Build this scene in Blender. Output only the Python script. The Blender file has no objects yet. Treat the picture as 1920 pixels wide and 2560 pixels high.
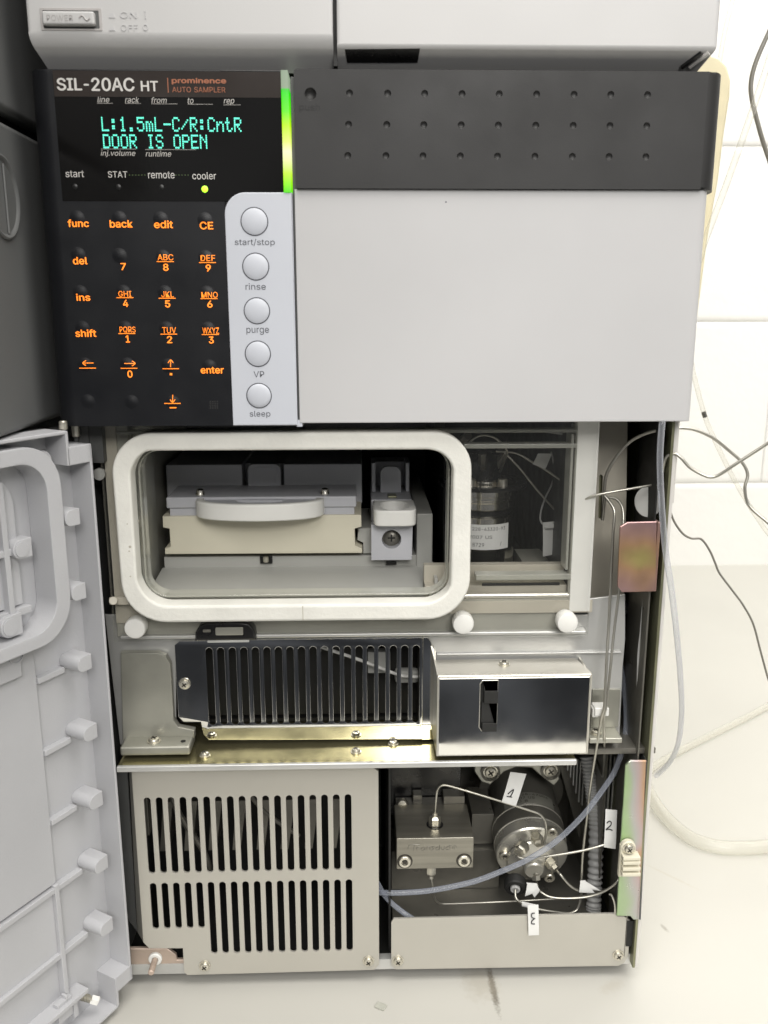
import bpy, bmesh, math, random
from mathutils import Vector, Matrix
random.seed(7)
S = 0.001                                   # everything below is written in millimetres
SC = bpy.context.scene
COL = SC.collection
# ------------------------------------------------------------------ camera
CAM = Vector((-7.5315, -359.9035, -88.3866))
PITCH, YAW, ROLL, FPX = .2266, .0284, -.0010, 2183.63   # FPX: focal length for a 1920 x 2560 frame
fw = Vector((math.sin(YAW)*math.cos(PITCH), math.cos(YAW)*math.cos(PITCH), -math.sin(PITCH)))
rt = Vector((math.cos(YAW), -math.sin(YAW), 0)); up = rt.cross(fw)
rt, up = math.cos(ROLL)*rt + math.sin(ROLL)*up, -math.sin(ROLL)*rt + math.cos(ROLL)*up
cd = bpy.data.cameras.new('camera'); cam = bpy.data.objects.new('camera', cd); COL.objects.link(cam)
cam.matrix_world = Matrix(((rt.x, up.x, -fw.x, CAM.x*S), (rt.y, up.y, -fw.y, CAM.y*S),
                           (rt.z, up.z, -fw.z, CAM.z*S), (0, 0, 0, 1)))
cd.sensor_fit = 'VERTICAL'; cd.sensor_height = 36; cd.lens = 36*FPX/2560
cd.clip_start = .005; cd.clip_end = 50
cd.dof.use_dof = True; cd.dof.focus_distance = .395; cd.dof.aperture_fstop = 18
SC.camera = cam
# ------------------------------------------------------------------ world, lamps, exposure
wd = bpy.data.worlds.new('World'); SC.world = wd; wd.use_nodes = True
_n = wd.node_tree.nodes; _k = wd.node_tree.links       # dim room: dark at eye level, paler towards the ceiling
_tc = _n.new('ShaderNodeTexCoord'); _sp = _n.new('ShaderNodeSeparateXYZ'); _cr = _n.new('ShaderNodeValToRGB')
_mr = _n.new('ShaderNodeMapRange'); _mr.inputs[1].default_value = -1
_k.new(_tc.outputs['Generated'], _sp.inputs[0]); _k.new(_sp.outputs['Z'], _mr.inputs[0]); _k.new(_mr.outputs[0], _cr.inputs[0])
_e = _cr.color_ramp.elements; _e[0].position, _e[0].color = 0, (.10, .095, .085, 1); _e[1].position, _e[1].color = 1, (.42, .41, .39, 1)
for _p, _c in ((.20, (.075, .073, .070)), (.24, (.056, .058, .062)), (.355, (.050, .053, .061)), (.41, (.15, .15, .15)), (.50, (.25, .25, .245)), (.60, (.29, .29, .285)), (.72, (.32, .32, .31))):
    _q = _e.new(_p); _q.color = (*_c, 1)
_nz = _n.new('ShaderNodeTexNoise'); _nz.inputs['Scale'].default_value = 9; _nz.inputs['Detail'].default_value = 2; _k.new(_tc.outputs['Generated'], _nz.inputs['Vector'])
_nm = _n.new('ShaderNodeMapRange'); _nm.inputs[1].default_value = .38; _nm.inputs[2].default_value = .62; _nm.inputs[3].default_value = .55; _nm.inputs[4].default_value = 1.5; _k.new(_nz.outputs[0], _nm.inputs[0])
_vm = _n.new('ShaderNodeVectorMath'); _vm.operation = 'SCALE'; _k.new(_cr.outputs[0], _vm.inputs[0]); _k.new(_nm.outputs[0], _vm.inputs['Scale'])   # clutter of the room
_k.new(_vm.outputs[0], _n['Background'].inputs[0])
def area(name, loc, aim, sx, sy, power, col):
    l = bpy.data.lights.new(name, 'AREA'); l.shape = 'RECTANGLE'; l.size = sx; l.size_y = sy
    l.energy = power; l.color = col
    o = bpy.data.objects.new(name, l); COL.objects.link(o); o.location = Vector(loc)*S
    o.rotation_euler = (Vector(aim)-Vector(loc)).to_track_quat('-Z', 'Y').to_euler()
    return o
area('ceiling_lamp', (-500, -2200, 1800), (0, 0, -200), 2.0, .9, 38, (1, .975, .94))
area('ceiling_lamp', (520, -2200, 960), (20, 0, -230), .9, .5, 25, (1, .975, .94))
area('ceiling_lamp', (100, -560, 1620), (60, -100, -300), 1.6, 1.0, 35, (1, .97, .92))
area('ceiling_lamp', (1350, -750, 1500), (0, 0, -150), 1.3, .9, 12, (1, .97, .92))
area('wall_side_lamp', (560, 470, 980), (540, 720, 250), .9, .25, 6.5, (1, .985, .94))
SC.view_settings.view_transform = 'Standard'; SC.view_settings.look = 'None'
SC.view_settings.exposure = 0; SC.view_settings.gamma = 1; SC.view_settings.use_curve_mapping = False
SC.cycles.max_bounces = 10; SC.cycles.transparent_max_bounces = 24
SC.cycles.caustics_reflective = False; SC.cycles.caustics_refractive = False
SC.cycles.sample_clamp_indirect = 4

# ------------------------------------------------------------------ measuring helpers
def ray(px, py):
    return ((px-960)/FPX)*rt - ((py-1280)/FPX)*up + fw
def W(px, py, Y):                            # point of the depth plane y = Y seen at a photo position
    v = ray(px, py); return CAM + v*((Y-CAM.y)/v.y)
def X(px, py, Y): return W(px, py, Y).x
def Z(px, py, Y): return W(px, py, Y).z
def WZ(px, py, z):
    v = ray(px, py); return CAM + v*((z-CAM.z)/v.z)
def L(pts, Y):                               # outline in a depth plane
    return [(W(a, b, Y).x, W(a, b, Y).z) for a, b in pts]
def path(*pts): return [W(*p) for p in pts]

# ------------------------------------------------------------------ materials
def mat(name, col, rough=.5, metal=0., spec=.5, var=.06, scale=60, bump=0., bscale=400, coat=0., emit=None, estr=1.,
        col2=None, rvar=.08, stretch=(1, 1, 1), alpha=1):
    m = bpy.data.materials.new(name); m.use_nodes = True; nt = m.node_tree; n = nt.nodes; k = nt.links
    b = n['Principled BSDF']
    b.inputs['Metallic'].default_value = metal; b.inputs['Specular IOR Level'].default_value = spec
    b.inputs['Coat Weight'].default_value = coat; b.inputs['Coat Roughness'].default_value = .06
    tc = n.new('ShaderNodeTexCoord'); mp = n.new('ShaderNodeMapping'); mp.inputs['Scale'].default_value = stretch
    k.new(tc.outputs['Object'], mp.inputs[0])
    nz = n.new('ShaderNodeTexNoise'); nz.inputs['Scale'].default_value = scale; nz.inputs['Detail'].default_value = 5
    k.new(mp.outputs[0], nz.inputs['Vector'])
    mx = n.new('ShaderNodeMix'); mx.data_type = 'RGBA'
    c2 = col2 or tuple(c*(1-var*2.2) for c in col)
    mx.inputs[6].default_value = (*c2, 1); mx.inputs[7].default_value = (*[min(1, c*(1+var*.6)) for c in col], 1)
    rp = n.new('ShaderNodeMapRange'); rp.inputs[1].default_value = .3; rp.inputs[2].default_value = .62
    k.new(nz.outputs[0], rp.inputs[0]); k.new(rp.outputs[0], mx.inputs[0]); k.new(mx.outputs[2], b.inputs['Base Color'])
    rr = n.new('ShaderNodeMapRange'); rr.inputs[1].default_value = .3; rr.inputs[2].default_value = .7
    rr.inputs[3].default_value = max(.01, rough-rvar); rr.inputs[4].default_value = min(1, rough+rvar)
    n2 = n.new('ShaderNodeTexNoise'); n2.inputs['Scale'].default_value = scale*1.7; n2.inputs['Detail'].default_value = 6
    k.new(mp.outputs[0], n2.inputs['Vector']); k.new(n2.outputs[0], rr.inputs[0]); k.new(rr.outputs[0], b.inputs['Roughness'])
    if bump:
        n3 = n.new('ShaderNodeTexNoise'); n3.inputs['Scale'].default_value = bscale; n3.inputs['Detail'].default_value = 3
        k.new(mp.outputs[0], n3.inputs['Vector'])
        bp = n.new('ShaderNodeBump'); bp.inputs['Strength'].default_value = bump; bp.inputs['Distance'].default_value = .0006
        k.new(n3.outputs[0], bp.inputs['Height']); k.new(bp.outputs[0], b.inputs['Normal'])
    if emit:
        b.inputs['Emission Color'].default_value = (*emit, 1); b.inputs['Emission Strength'].default_value = estr
    return m
def glassy(name, tint, clear, haze_col, rough=.05, edge=.55, spec_mix=1.0):
    """clear plastic: see-through, fresnel sheen, milkier where seen edge-on"""
    m = bpy.data.materials.new(name); m.use_nodes = True; nt = m.node_tree; n = nt.nodes; k = nt.links
    n.remove(n['Principled BSDF']); out = n['Material Output']
    tr = n.new('ShaderNodeBsdfTransparent'); tr.inputs[0].default_value = (*tint, 1)
    df = n.new('ShaderNodeBsdfPrincipled'); df.inputs['Base Color'].default_value = (*haze_col, 1); df.inputs['Roughness'].default_value = .35
    df.inputs['Subsurface Weight'].default_value = 0
    lw = n.new('ShaderNodeLayerWeight'); lw.inputs[0].default_value = edge
    rp = n.new('ShaderNodeMapRange'); rp.inputs[3].default_value = 1-clear; rp.inputs[4].default_value = min(1, 1-clear+.5)
    k.new(lw.outputs['Facing'], rp.inputs[0])
    m1 = n.new('ShaderNodeMixShader'); k.new(rp.outputs[0], m1.inputs[0]); k.new(tr.outputs[0], m1.inputs[1]); k.new(df.outputs[0], m1.inputs[2])
    gl = n.new('ShaderNodeBsdfGlossy'); gl.inputs['Roughness'].default_value = rough
    f0_ = n.new('ShaderNodeLayerWeight'); f0_.inputs[0].default_value = .5
    f1_ = n.new('ShaderNodeMath'); f1_.operation = 'POWER'; f1_.inputs[1].default_value = 4.5; k.new(f0_.outputs['Facing'], f1_.inputs[0])
    fr = n.new('ShaderNodeMath'); fr.operation = 'MULTIPLY_ADD'; fr.inputs[1].default_value = .8*spec_mix; fr.inputs[2].default_value = .035*spec_mix; k.new(f1_.outputs[0], fr.inputs[0])
    m2 = n.new('ShaderNodeMixShader'); k.new(fr.outputs[0], m2.inputs[0]); k.new(m1.outputs[0], m2.inputs[1]); k.new(gl.outputs[0], m2.inputs[2])
    k.new(m2.outputs[0], out.inputs[0]); return m
def iridescent(name, stops, scale, rough=.3, wscale=1.5, axis=(1, 0, .6), radial=0):
    m = mat(name, (.5, .5, .4), rough, .75, var=.05); nt = m.node_tree; n = nt.nodes; k = nt.links; b = n['Principled BSDF']
    tc = n.new('ShaderNodeTexCoord'); nz = n.new('ShaderNodeTexNoise'); nz.inputs['Scale'].default_value = scale
    nz.inputs['Detail'].default_value = 2; nz.inputs['Distortion'].default_value = .5; k.new(tc.outputs['Object'], nz.inputs['Vector'])
    dt = n.new('ShaderNodeVectorMath'); dt.operation = 'DOT_PRODUCT'; dt.inputs[1].default_value = axis; k.new(tc.outputs['Object'], dt.inputs[0])
    if radial:
        dt.operation = 'DISTANCE'; dt.inputs[1].default_value = axis
    ma = n.new('ShaderNodeMath'); ma.operation = 'MULTIPLY_ADD'; ma.inputs[1].default_value = wscale; k.new(dt.outputs['Value'], ma.inputs[0]); k.new(nz.outputs[0], ma.inputs[2])
    cr = n.new('ShaderNodeValToRGB'); e = cr.color_ramp.elements
    e[0].position, e[0].color = stops[0][0], (*stops[0][1], 1); e[1].position, e[1].color = stops[-1][0], (*stops[-1][1], 1)
    for p, c in stops[1:-1]:
        q = e.new(p); q.color = (*c, 1)
    k.new(ma.outputs[0], cr.inputs[0]); k.new(cr.outputs[0], b.inputs['Base Color']); return m

M = {}
M['white'] = mat('white_plastic', (.515, .512, .515), .42, var=.03, scale=8, bump=.04, bscale=2500)
M['white2'] = mat('upper_white_plastic', (.525, .52, .515), .42, var=.015, scale=9, bump=.04, bscale=2500)
M['strip'] = mat('pale_grey_plastic', (.54, .56, .61), .45, var=.012, scale=12, bump=.03, bscale=2500)
M['doorgrey'] = mat('door_grey_plastic', (.485, .488, .505), .46, var=.03, scale=18, bump=.10, bscale=1100)
M['dark'] = mat('dark_grey_plastic', (.0165, .0161, .0160), .54, var=.03, scale=20, bump=.05, bscale=2600)
M['black'] = mat('black_plastic', (.010, .010, .010), .28, var=.05)
M['gloss'] = mat('black_display_window', (.0045, .0042, .0042), .11, var=.1, scale=15, spec=.35, rvar=.02)
M['brown'] = mat('brown_window_band', (.030, .0235, .0205), .22, var=.08, scale=15, spec=.4)
M['membrane'] = mat('keypad_membrane', (.0055, .0060, .0080), .44, spec=.38, var=.05, scale=30, bump=.03, bscale=2000)
M['neigh'] = mat('neighbour_grey_plastic', (.145, .148, .147), .5, var=.04, scale=10, bump=.05, bscale=1500)
M['gapgrey'] = mat('gap_grey', (.085, .087, .085), .5, var=.03)
M['foam'] = mat('cream_foam', (.73, .722, .67), .9, var=.03, scale=70, bump=.25, bscale=700, spec=.2)
M['wht'] = mat('white_nylon', (.76, .755, .72), .38, var=.02, scale=50)
M['cream'] = mat('cream_plastic', (.66, .625, .50), .5, var=.025, scale=30, bump=.05)
M['rackgrey'] = mat('rack_grey_plastic', (.50, .505, .535), .42, var=.02, scale=30)
M['traygrey'] = mat('tray_grey_plastic', (.40, .40, .375), .4, var=.03, scale=30)
M['beige'] = mat('beige_plate', (.46, .43, .36), .45, var=.04, scale=25)
M['housing'] = mat('chamber_housing_grey', (.36, .355, .31), .5, var=.05, scale=30)
M['inner'] = mat('chamber_inner_dark', (.020, .021, .021), .5, var=.05)
M['void'] = mat('dark_interior', (.012, .012, .011), .6, var=.1)
M['zinc'] = mat('zinc_sheet', (.60, .60, .58), .34, .5, var=.13, scale=15, rvar=.08, bump=.03, bscale=500)
M['zincy'] = mat('yellow_zinc_sheet', (.51, .465, .26), .20, .9, var=.06, scale=30, rvar=.05)
M['cast'] = mat('cast_bracket_grey', (.42, .415, .36), .36, .55, var=.17, scale=17, bump=.08, bscale=300)
M['satin'] = mat('satin_steel', (.53, .512, .46), .40, .5, var=.035, scale=11, bump=.03, bscale=3000, rvar=.07)
M['mirror'] = mat('mirror_steel', (.80, .79, .75), .05, 1., var=.05, scale=26, rvar=.04)
M['steel'] = mat('polished_steel', (.68, .66, .59), .30, .72, var=.03, scale=40, rvar=.05)
M['valvesteel'] = mat('valve_body_steel', (.80, .77, .70), .16, 1., var=.03, scale=40, rvar=.05)
M['brushed'] = mat('brushed_steel', (.30, .285, .24), .38, .7, var=.10, scale=60, stretch=(.25, 3, 6), bump=.10, bscale=500)
M['screw'] = mat('screw_steel', (.66, .63, .54), .30, .85, var=.04, scale=60)
M['screwdark'] = mat('screw_recess', (.06, .055, .045), .5, .5)
M['tube'] = mat('steel_capillary', (.50, .485, .43), .31, .85, var=.02, scale=10, rvar=.02)
M['darksteel'] = mat('dark_steel', (.19, .182, .158), .34, .5, var=.08, scale=60)
M['pinkplate'] = mat('dull_pink_plate', (.50, .40, .33), .45, .35, var=.06, scale=60)
M['rubber'] = mat('black_rubber', (.016, .016, .015), .6, var=.1)
M['paper'] = mat('label_paper', (.74, .74, .72), .75, var=.02, scale=80)
M['ink'] = mat('black_ink', (.02, .02, .02), .6)
M['legend'] = mat('grey_legend_ink', (.10, .105, .12), .5)
M['whitetext'] = mat('white_lettering', (.62, .60, .57), .5, var=.01)
M['browntext'] = mat('orange_brown_lettering', (.36, .125, .06), .5, var=.01)
M['dimtext'] = mat('thin_grey_lettering', (.50, .48, .45), .5, var=.01)
M['darktext'] = mat('embossed_dark_lettering', (.0015, .0015, .0015), .5)
M['emboss'] = mat('embossed_grey_lettering', (.44, .42, .41), .5)
M['cable'] = mat('grey_cable', (.20, .19, .165), .35, var=.05)
M['hose'] = mat('grey_corrugated_hose', (.46, .46, .45), .45, var=.05)
M['creampanel'] = mat('yellowed_cream_plastic', (.74, .67, .46), .5, var=.03)
M['outer'] = mat('outer_cover_white', (.62, .60, .57), .5, var=.02)
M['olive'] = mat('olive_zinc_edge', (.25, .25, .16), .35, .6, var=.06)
M['orange'] = mat('orange_backlight', (.9, .3, .03), .5, emit=(1., .20, .014), estr=1.12)
M['vfd'] = mat('cyan_display_dots', (.1, .6, .5), .5, emit=(.10, .80, .52), estr=1.0)
M['led'] = mat('yellow_green_lamp', (.5, .9, .05), .4, emit=(.42, 1., .03), estr=1.25)
M['ledoff'] = mat('unlit_lamp', (.012, .012, .012), .4)
M['dotgreen'] = mat('faint_green_dots', (.06, .10, .03), .5)
M['acrylic'] = glassy('clear_acrylic', (.99, .99, .985), .993, (.6, .6, .55), edge=.06, spec_mix=.8)
M['acrylic_edge'] = glassy('frosted_acrylic_edge', (.88, .89, .85), .62, (.62, .62, .56), rough=.15)
M['milky'] = glassy('milky_tubing', (.93, .94, .97), .80, (.45, .48, .55), rough=.15, spec_mix=.7)
M['cleartube'] = glassy('clear_tubing', (.985, .985, .97), .93, (.74, .72, .64), rough=.12, edge=.3, spec_mix=.6)
M['faint'] = glassy('faint_blue_tubing', (.955, .96, .975), .90, (.68, .70, .75), rough=.12, spec_mix=.6)
M['irid'] = iridescent('pink_gold_passivated_zinc', [(.48, (.46, .44, .14)), (.60, (.54, .43, .18)), (.72, (.57, .35, .20)), (.86, (.50, .31, .26)), (1.0, (.45, .29, .29))], 26, .36, 24, (.001, 0, -.004), 1)
M['irid2'] = iridescent('green_pink_passivated_zinc', [(.25, (.36, .52, .26)), (.42, (.40, .50, .32)), (.52, (.47, .47, .45)), (.62, (.52, .42, .42)), (.75, (.55, .36, .24))], 22, .33, 40, (1, 0, .08))
# the status bar glows unevenly along its length
def barmat():
    m = bpy.data.materials.new('status_bar_glow'); m.use_nodes = True; nt = m.node_tree; n = nt.nodes; k = nt.links; b = n['Principled BSDF']
    tc = n.new('ShaderNodeTexCoord'); sp = n.new('ShaderNodeSeparateXYZ'); k.new(tc.outputs['Generated'], sp.inputs[0])
    cr = n.new('ShaderNodeValToRGB'); e = cr.color_ramp.elements
    st = [(0, (.10, .80, .0)), (.07, (.30, .95, .0)), (.16, (.60, .97, .04)), (.27, (.92, 1, .45)), (.34, (1, 1, .62)), (.42, (.85, 1, .20)),
          (.55, (.55, .95, .0)), (.67, (.13, .88, .0)), (.82, (.02, .80, .0)), (.845, (.03, .65, .01)), (.86, (.30, .38, .26)), (1, (.28, .36, .25))]
    e[0].position, e[0].color = st[0][0], (*st[0][1], 1); e[1].position, e[1].color = 1, (*st[-1][1], 1)
    for p, c in st[1:-1]: q = e.new(p); q.color = (*c, 1)
    k.new(sp.outputs['Z'], cr.inputs[0]); k.new(cr.outputs[0], b.inputs['Emission Color'])
    b.inputs['Emission Strength'].default_value = 1.0; b.inputs['Base Color'].default_value = (.02, .02, .02, 1); b.inputs['Roughness'].default_value = .4
    return m
M['bar'] = barmat()

# ------------------------------------------------------------------ mesh builder
class MB:
    def __init__(s): s.bm = bmesh.new()
    def add(s, other, mt=None):
        if mt is not None: other.transform(mt)
        me = bpy.data.meshes.new('tmp'); other.to_mesh(me); other.free(); s.bm.from_mesh(me); bpy.data.meshes.remove(me); return s
    def box(s, x0, x1, y0, y1, z0, z1, bv=.25, seg=2, edges=None):
        b = bmesh.new(); bmesh.ops.create_cube(b, size=1)
        x0, x1 = sorted((x0, x1)); y0, y1 = sorted((y0, y1)); z0, z1 = sorted((z0, z1))
        for v in b.verts: v.co = Vector(((x0+x1)/2+v.co.x*(x1-x0), (y0+y1)/2+v.co.y*(y1-y0), (z0+z1)/2+v.co.z*(z1-z0)))
        if edges:
            for fn, r, sg in edges:
                es = [e for e in b.edges if fn((e.verts[0].co+e.verts[1].co)/2, (e.verts[1].co-e.verts[0].co).normalized())]
                bmesh.ops.bevel(b, geom=es, offset=r, segments=sg, profile=.5, affect='EDGES')
        elif bv > 0:
            bv = min(bv, .45*min(x1-x0, y1-y0, z1-z0))
            bmesh.ops.bevel(b, geom=list(b.edges), offset=bv, segments=seg, profile=.5, affect='EDGES')
        return s.add(b)
    def lathe(s, prof, origin, axis=(0, 0, 1), seg=32):
        b = bmesh.new(); q = Vector((0, 0, 1)).rotation_difference(Vector(axis).normalized()); o = Vector(origin)
        rings = []
        for r, h in prof:
            if r < 1e-4: rings.append([b.verts.new(o+q @ Vector((0, 0, h)))])
            else: rings.append([b.verts.new(o+q @ Vector((r*math.cos(2*math.pi*i/seg), r*math.sin(2*math.pi*i/seg), h))) for i in range(seg)])
        for a, c in zip(rings, rings[1:]):
            for i in range(seg):
                j = (i+1) % seg
                f = [a[i % len(a)], a[j % len(a)], c[j % len(c)], c[i % len(c)]]
                u = []
                for v in f:
                    if v not in u: u.append(v)
                if len(u) > 2: b.faces.new(u)
        bmesh.ops.recalc_face_normals(b, faces=b.faces)
        return s.add(b)
    def cyl(s, p0, p1, r, bv=.2, seg=24, r1=None):
        p0, p1 = Vector(p0), Vector(p1); h = (p1-p0).length; r1 = r if r1 is None else r1; bv = min(bv, .4*h, .4*r)
        return s.lathe([(0, 0), (r-bv, 0), (r, bv), (r1, h-bv), (r1-bv, h), (0, h)], p0, p1-p0, seg)
    def tube(s, pts, r, seg=8, res=6, closed=False, caps=True):
        pts = [Vector(p) for p in pts]; n = len(pts); c = []
        for i in range(n if closed else n-1):
            if closed: p = [pts[(i-1) % n], pts[i], pts[(i+1) % n], pts[(i+2) % n]]
            else: p = [pts[max(i-1, 0)], pts[i], pts[i+1], pts[min(i+2, n-1)]]
            d = (p[2]-p[1]).length; m1 = (p[2]-p[0])*.5; m2 = (p[3]-p[1])*.5
            for m in (m1, m2):
                if m.length > d: m *= d/m.length
            for k in range(res):
                t = k/res; t2 = t*t; t3 = t2*t
                c.append(p[1]*(2*t3-3*t2+1)+m1*(t3-2*t2+t)+p[2]*(-2*t3+3*t2)+m2*(t3-t2))
        if not closed: c.append(pts[-1])
        return s.sweep(c, r, seg, closed, caps)
    def sweep(s, c, r, seg=8, closed=False, caps=True):
        b = bmesh.new(); m = len(c)
        tg = [((c[(i+1) % m] if closed else c[min(i+1, m-1)])-(c[i-1] if (closed or i) else c[0])).normalized() for i in range(m)]
        u = tg[0].orthogonal().normalized(); rings = []
        for i in range(m):
            u = (u-tg[i]*u.dot(tg[i])).normalized(); w = tg[i].cross(u)
            ri = r[i] if isinstance(r, (list, tuple)) else r
            rings.append([b.verts.new(c[i]+(u*math.cos(2*math.pi*k/seg)+w*math.sin(2*math.pi*k/seg))*ri) for k in range(seg)])
        for i in range(m if closed else m-1):
            a, d = rings[i], rings[(i+1) % m]
            for k in range(seg): b.faces.new((a[k], a[(k+1) % seg], d[(k+1) % seg], d[k]))
        if caps and not closed: b.faces.new(rings[0][::-1]); b.faces.new(rings[-1])
        bmesh.ops.recalc_face_normals(b, faces=b.faces)
        return s.add(b)
    def plate(s, loops, y0, y1, bv=.2, mt=None, bseg=1):
        """flat sheet, outline and holes given in (x, z), spanning y0..y1"""
        cu = bpy.data.curves.new('tmp', 'CURVE'); cu.dimensions = '2D'; cu.fill_mode = 'BOTH'
        for lp in loops:
            sp = cu.splines.new('POLY'); sp.points.add(len(lp)-1); sp.use_cyclic_u = True
            for p, (a, c) in zip(sp.points, lp): p.co = (a, c, 0, 1)
        h = abs(y1-y0)/2; bv = min(bv, h*.8)
        cu.extrude = h-bv; cu.bevel_depth = bv; cu.bevel_resolution = bseg-1 if bv > 0 else 0; cu.offset = -bv
        ob = bpy.data.objects.new('tmp', cu); me = ob.to_mesh(); b = bmesh.new(); b.from_mesh(me); ob.to_mesh_clear()
        bpy.data.objects.remove(ob); bpy.data.curves.remove(cu)
        ym = (y0+y1)/2
        for v in b.verts: v.co = Vector((v.co.x, ym-v.co.z, v.co.y))
        bmesh.ops.remove_doubles(b, verts=b.verts, dist=1e-4); bmesh.ops.recalc_face_normals(b, faces=b.faces)
        return s.add(b, mt)
    def poly(s, vs, faces):
        b = bmesh.new(); q = [b.verts.new(Vector(v)) for v in vs]
        for f in faces: b.faces.new([q[i] for i in f])
        bmesh.ops.recalc_face_normals(b, faces=b.faces); return s.add(b)
    def ribbon(s, pts, wv, th):
        """strip of sheet following pts, width vector wv, thickness th"""
        pts = [Vector(p) for p in pts]; wv = Vector(wv); b = bmesh.new(); n = len(pts); rows = []
        for i in range(n):
            t = (pts[min(i+1, n-1)]-pts[max(i-1, 0)]).normalized(); nn = t.cross(wv).normalized()*th/2
            rows.append([b.verts.new(pts[i]-wv/2-nn), b.verts.new(pts[i]+wv/2-nn), b.verts.new(pts[i]+wv/2+nn), b.verts.new(pts[i]-wv/2+nn)])
        for a, c in zip(rows, rows[1:]):
            for k in range(4): b.faces.new((a[k], a[(k+1) % 4], c[(k+1) % 4], c[k]))
        b.faces.new(rows[0]); b.faces.new(rows[-1][::-1]); bmesh.ops.recalc_face_normals(b, faces=b.faces); return s.add(b)
    def xf(s, mt): s.bm.transform(mt); return s
def rrect(x0, x1, z0, z1, r, seg=6):
    x0, x1 = sorted((x0, x1)); z0, z1 = sorted((z0, z1)); rs = r if isinstance(r, (list, tuple)) else [r]*4   # tr, tl, bl, br
    out = []
    for (cx, cz, a0), q in zip(((x1, z1, 0), (x0, z1, 90), (x0, z0, 180), (x1, z0, 270)), rs):
        if q < .01: out.append((cx, cz)); continue
        ox = cx-q if a0 in (0, 270) else cx+q; oz = cz-q if a0 in (0, 90) else cz+q
        for i in range(seg+1):
            a = math.radians(a0+90*i/seg); out.append((ox+q*math.cos(a), oz+q*math.sin(a)))
    return out
def circ(x, z, r, seg=24): return [(x+r*math.cos(2*math.pi*i/seg), z+r*math.sin(2*math.pi*i/seg)) for i in range(seg)]
def stadium(xa, za, xb, zb, w, seg=8):         # slot between two end centres
    a = Vector((xa, za)); b = Vector((xb, zb)); d = (b-a).normalized(); r = w/2; an = math.atan2(d.y, d.x); out = []
    for c, s0 in ((b, an-math.pi/2), (a, an+math.pi/2)):
        for i in range(seg+1):
            t = s0+math.pi*i/seg; out.append((c.x+r*math.cos(t), c.y+r*math.sin(t)))
    return out

ORG = {}
def link(o, c, parent):
    c = Vector(c)
    if parent is not None:
        o.parent = parent; o.location = (c-ORG[parent.name])*S
    else: o.location = c*S
    ORG[o.name] = c
def obj(name, mb, m, parent=None, label=None, cat=None, group=None, kind=None, ang=35, smooth=True):
    bm = mb.bm; lo = Vector((1e9,)*3); hi = -lo
    for v in bm.verts:
        for i in range(3): lo[i] = min(lo[i], v.co[i]); hi[i] = max(hi[i], v.co[i])
    c = (lo+hi)/2
    if parent is None: c.z = lo.z
    for v in bm.verts: v.co = (v.co-c)*S
    me = bpy.data.meshes.new(name); bm.to_mesh(me); bm.free()
    if smooth:
        me.polygons.foreach_set('use_smooth', [True]*len(me.polygons)); me.set_sharp_from_angle(angle=math.radians(ang))
    me.materials.append(M[m] if isinstance(m, str) else m)
    o = bpy.data.objects.new(name, me); COL.objects.link(o); link(o, c, parent)
    wn = o.modifiers.new('weighted_normal', 'WEIGHTED_NORMAL'); wn.keep_sharp = True
    return props(o, label, cat, group, kind)
def props(o, label=None, cat=None, group=None, kind=None):
    for k, v in (('label', label), ('category', cat), ('group', group), ('kind', kind)):
        if v: o[k] = v
    return o
def empty(name, c, label=None, cat=None, group=None):
    o = bpy.data.objects.new(name, None); o.empty_display_size = .02; COL.objects.link(o); link(o, c, None)
    return props(o, label, cat, group)
def copy(src, c, parent=None):
    """a copy of a part and of its sub-parts with its centre at c"""
    o = src.copy(); COL.objects.link(o); link(o, c, parent)
    for ch in list(src.children):
        d = ch.copy(); COL.objects.link(d); d.parent = o; ORG[d.name] = Vector(c)+ORG[ch.name]-ORG[src.name]
    return o
def text(s, x0, x1, z0, z1, y, bold=0., shear=0., thick=.06, mt=None, spacing=1.):
    """lettering mesh fitted into x0..x1, z0..z1 on the plane y, facing the viewer"""
    loops, pen = [], 0.
    for c in s:
        if c == ' ': pen += 260; continue
        a, ls = GL[c]
        for l in ls: loops.append([(pen+px+shear*py, py) for px, py in l])
        pen += a*spacing
    xs = [p[0] for l in loops for p in l]; ys = [p[1] for l in loops for p in l]; a0, a1, c0, c1 = min(xs), max(xs), min(ys), max(ys)
    cu = bpy.data.curves.new('tmp', 'CURVE'); cu.dimensions = '2D'; cu.fill_mode = 'BOTH'; cu.extrude = thick/2
    for l in loops:
        sp = cu.splines.new('POLY'); sp.points.add(len(l)-1); sp.use_cyclic_u = True
        for p, (px, py) in zip(sp.points, l): p.co = (x0+bold+(px-a0)/(a1-a0)*(x1-x0-2*bold), z0+bold+(py-c0)/(c1-c0)*(z1-z0-2*bold), 0, 1)
    ob = bpy.data.objects.new('tmp', cu); me = ob.to_mesh(); b = bmesh.new(); b.from_mesh(me); ob.to_mesh_clear()
    bpy.data.objects.remove(ob); bpy.data.curves.remove(cu)
    for v in b.verts: v.co = Vector((v.co.x, y-thick/2-v.co.z, v.co.y))
    mb = MB()
    if bold:                                     # heavier strokes: the outline struck several times, slightly apart
        for i, (sx_, sz_) in enumerate(((bold, 0), (-bold, 0), (0, bold*.7), (0, -bold*.7))):
            c = b.copy(); c.transform(Matrix.Translation((sx_, -.004*(i+1), sz_))); mb.add(c)
    mb.add(b)
    if mt is not None: mb.xf(mt)
    return mb
def textpx(s, box, Y, **k):                    # box: photo pixels x0, x1, ytop, ybottom
    a, b, t, d = box; xm = (a+b)/2; ym = (t+d)/2
    return text(s, X(a, ym, Y), X(b, ym, Y), Z(xm, d, Y), Z(xm, t, Y), Y, **k)
GL = {}
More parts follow.
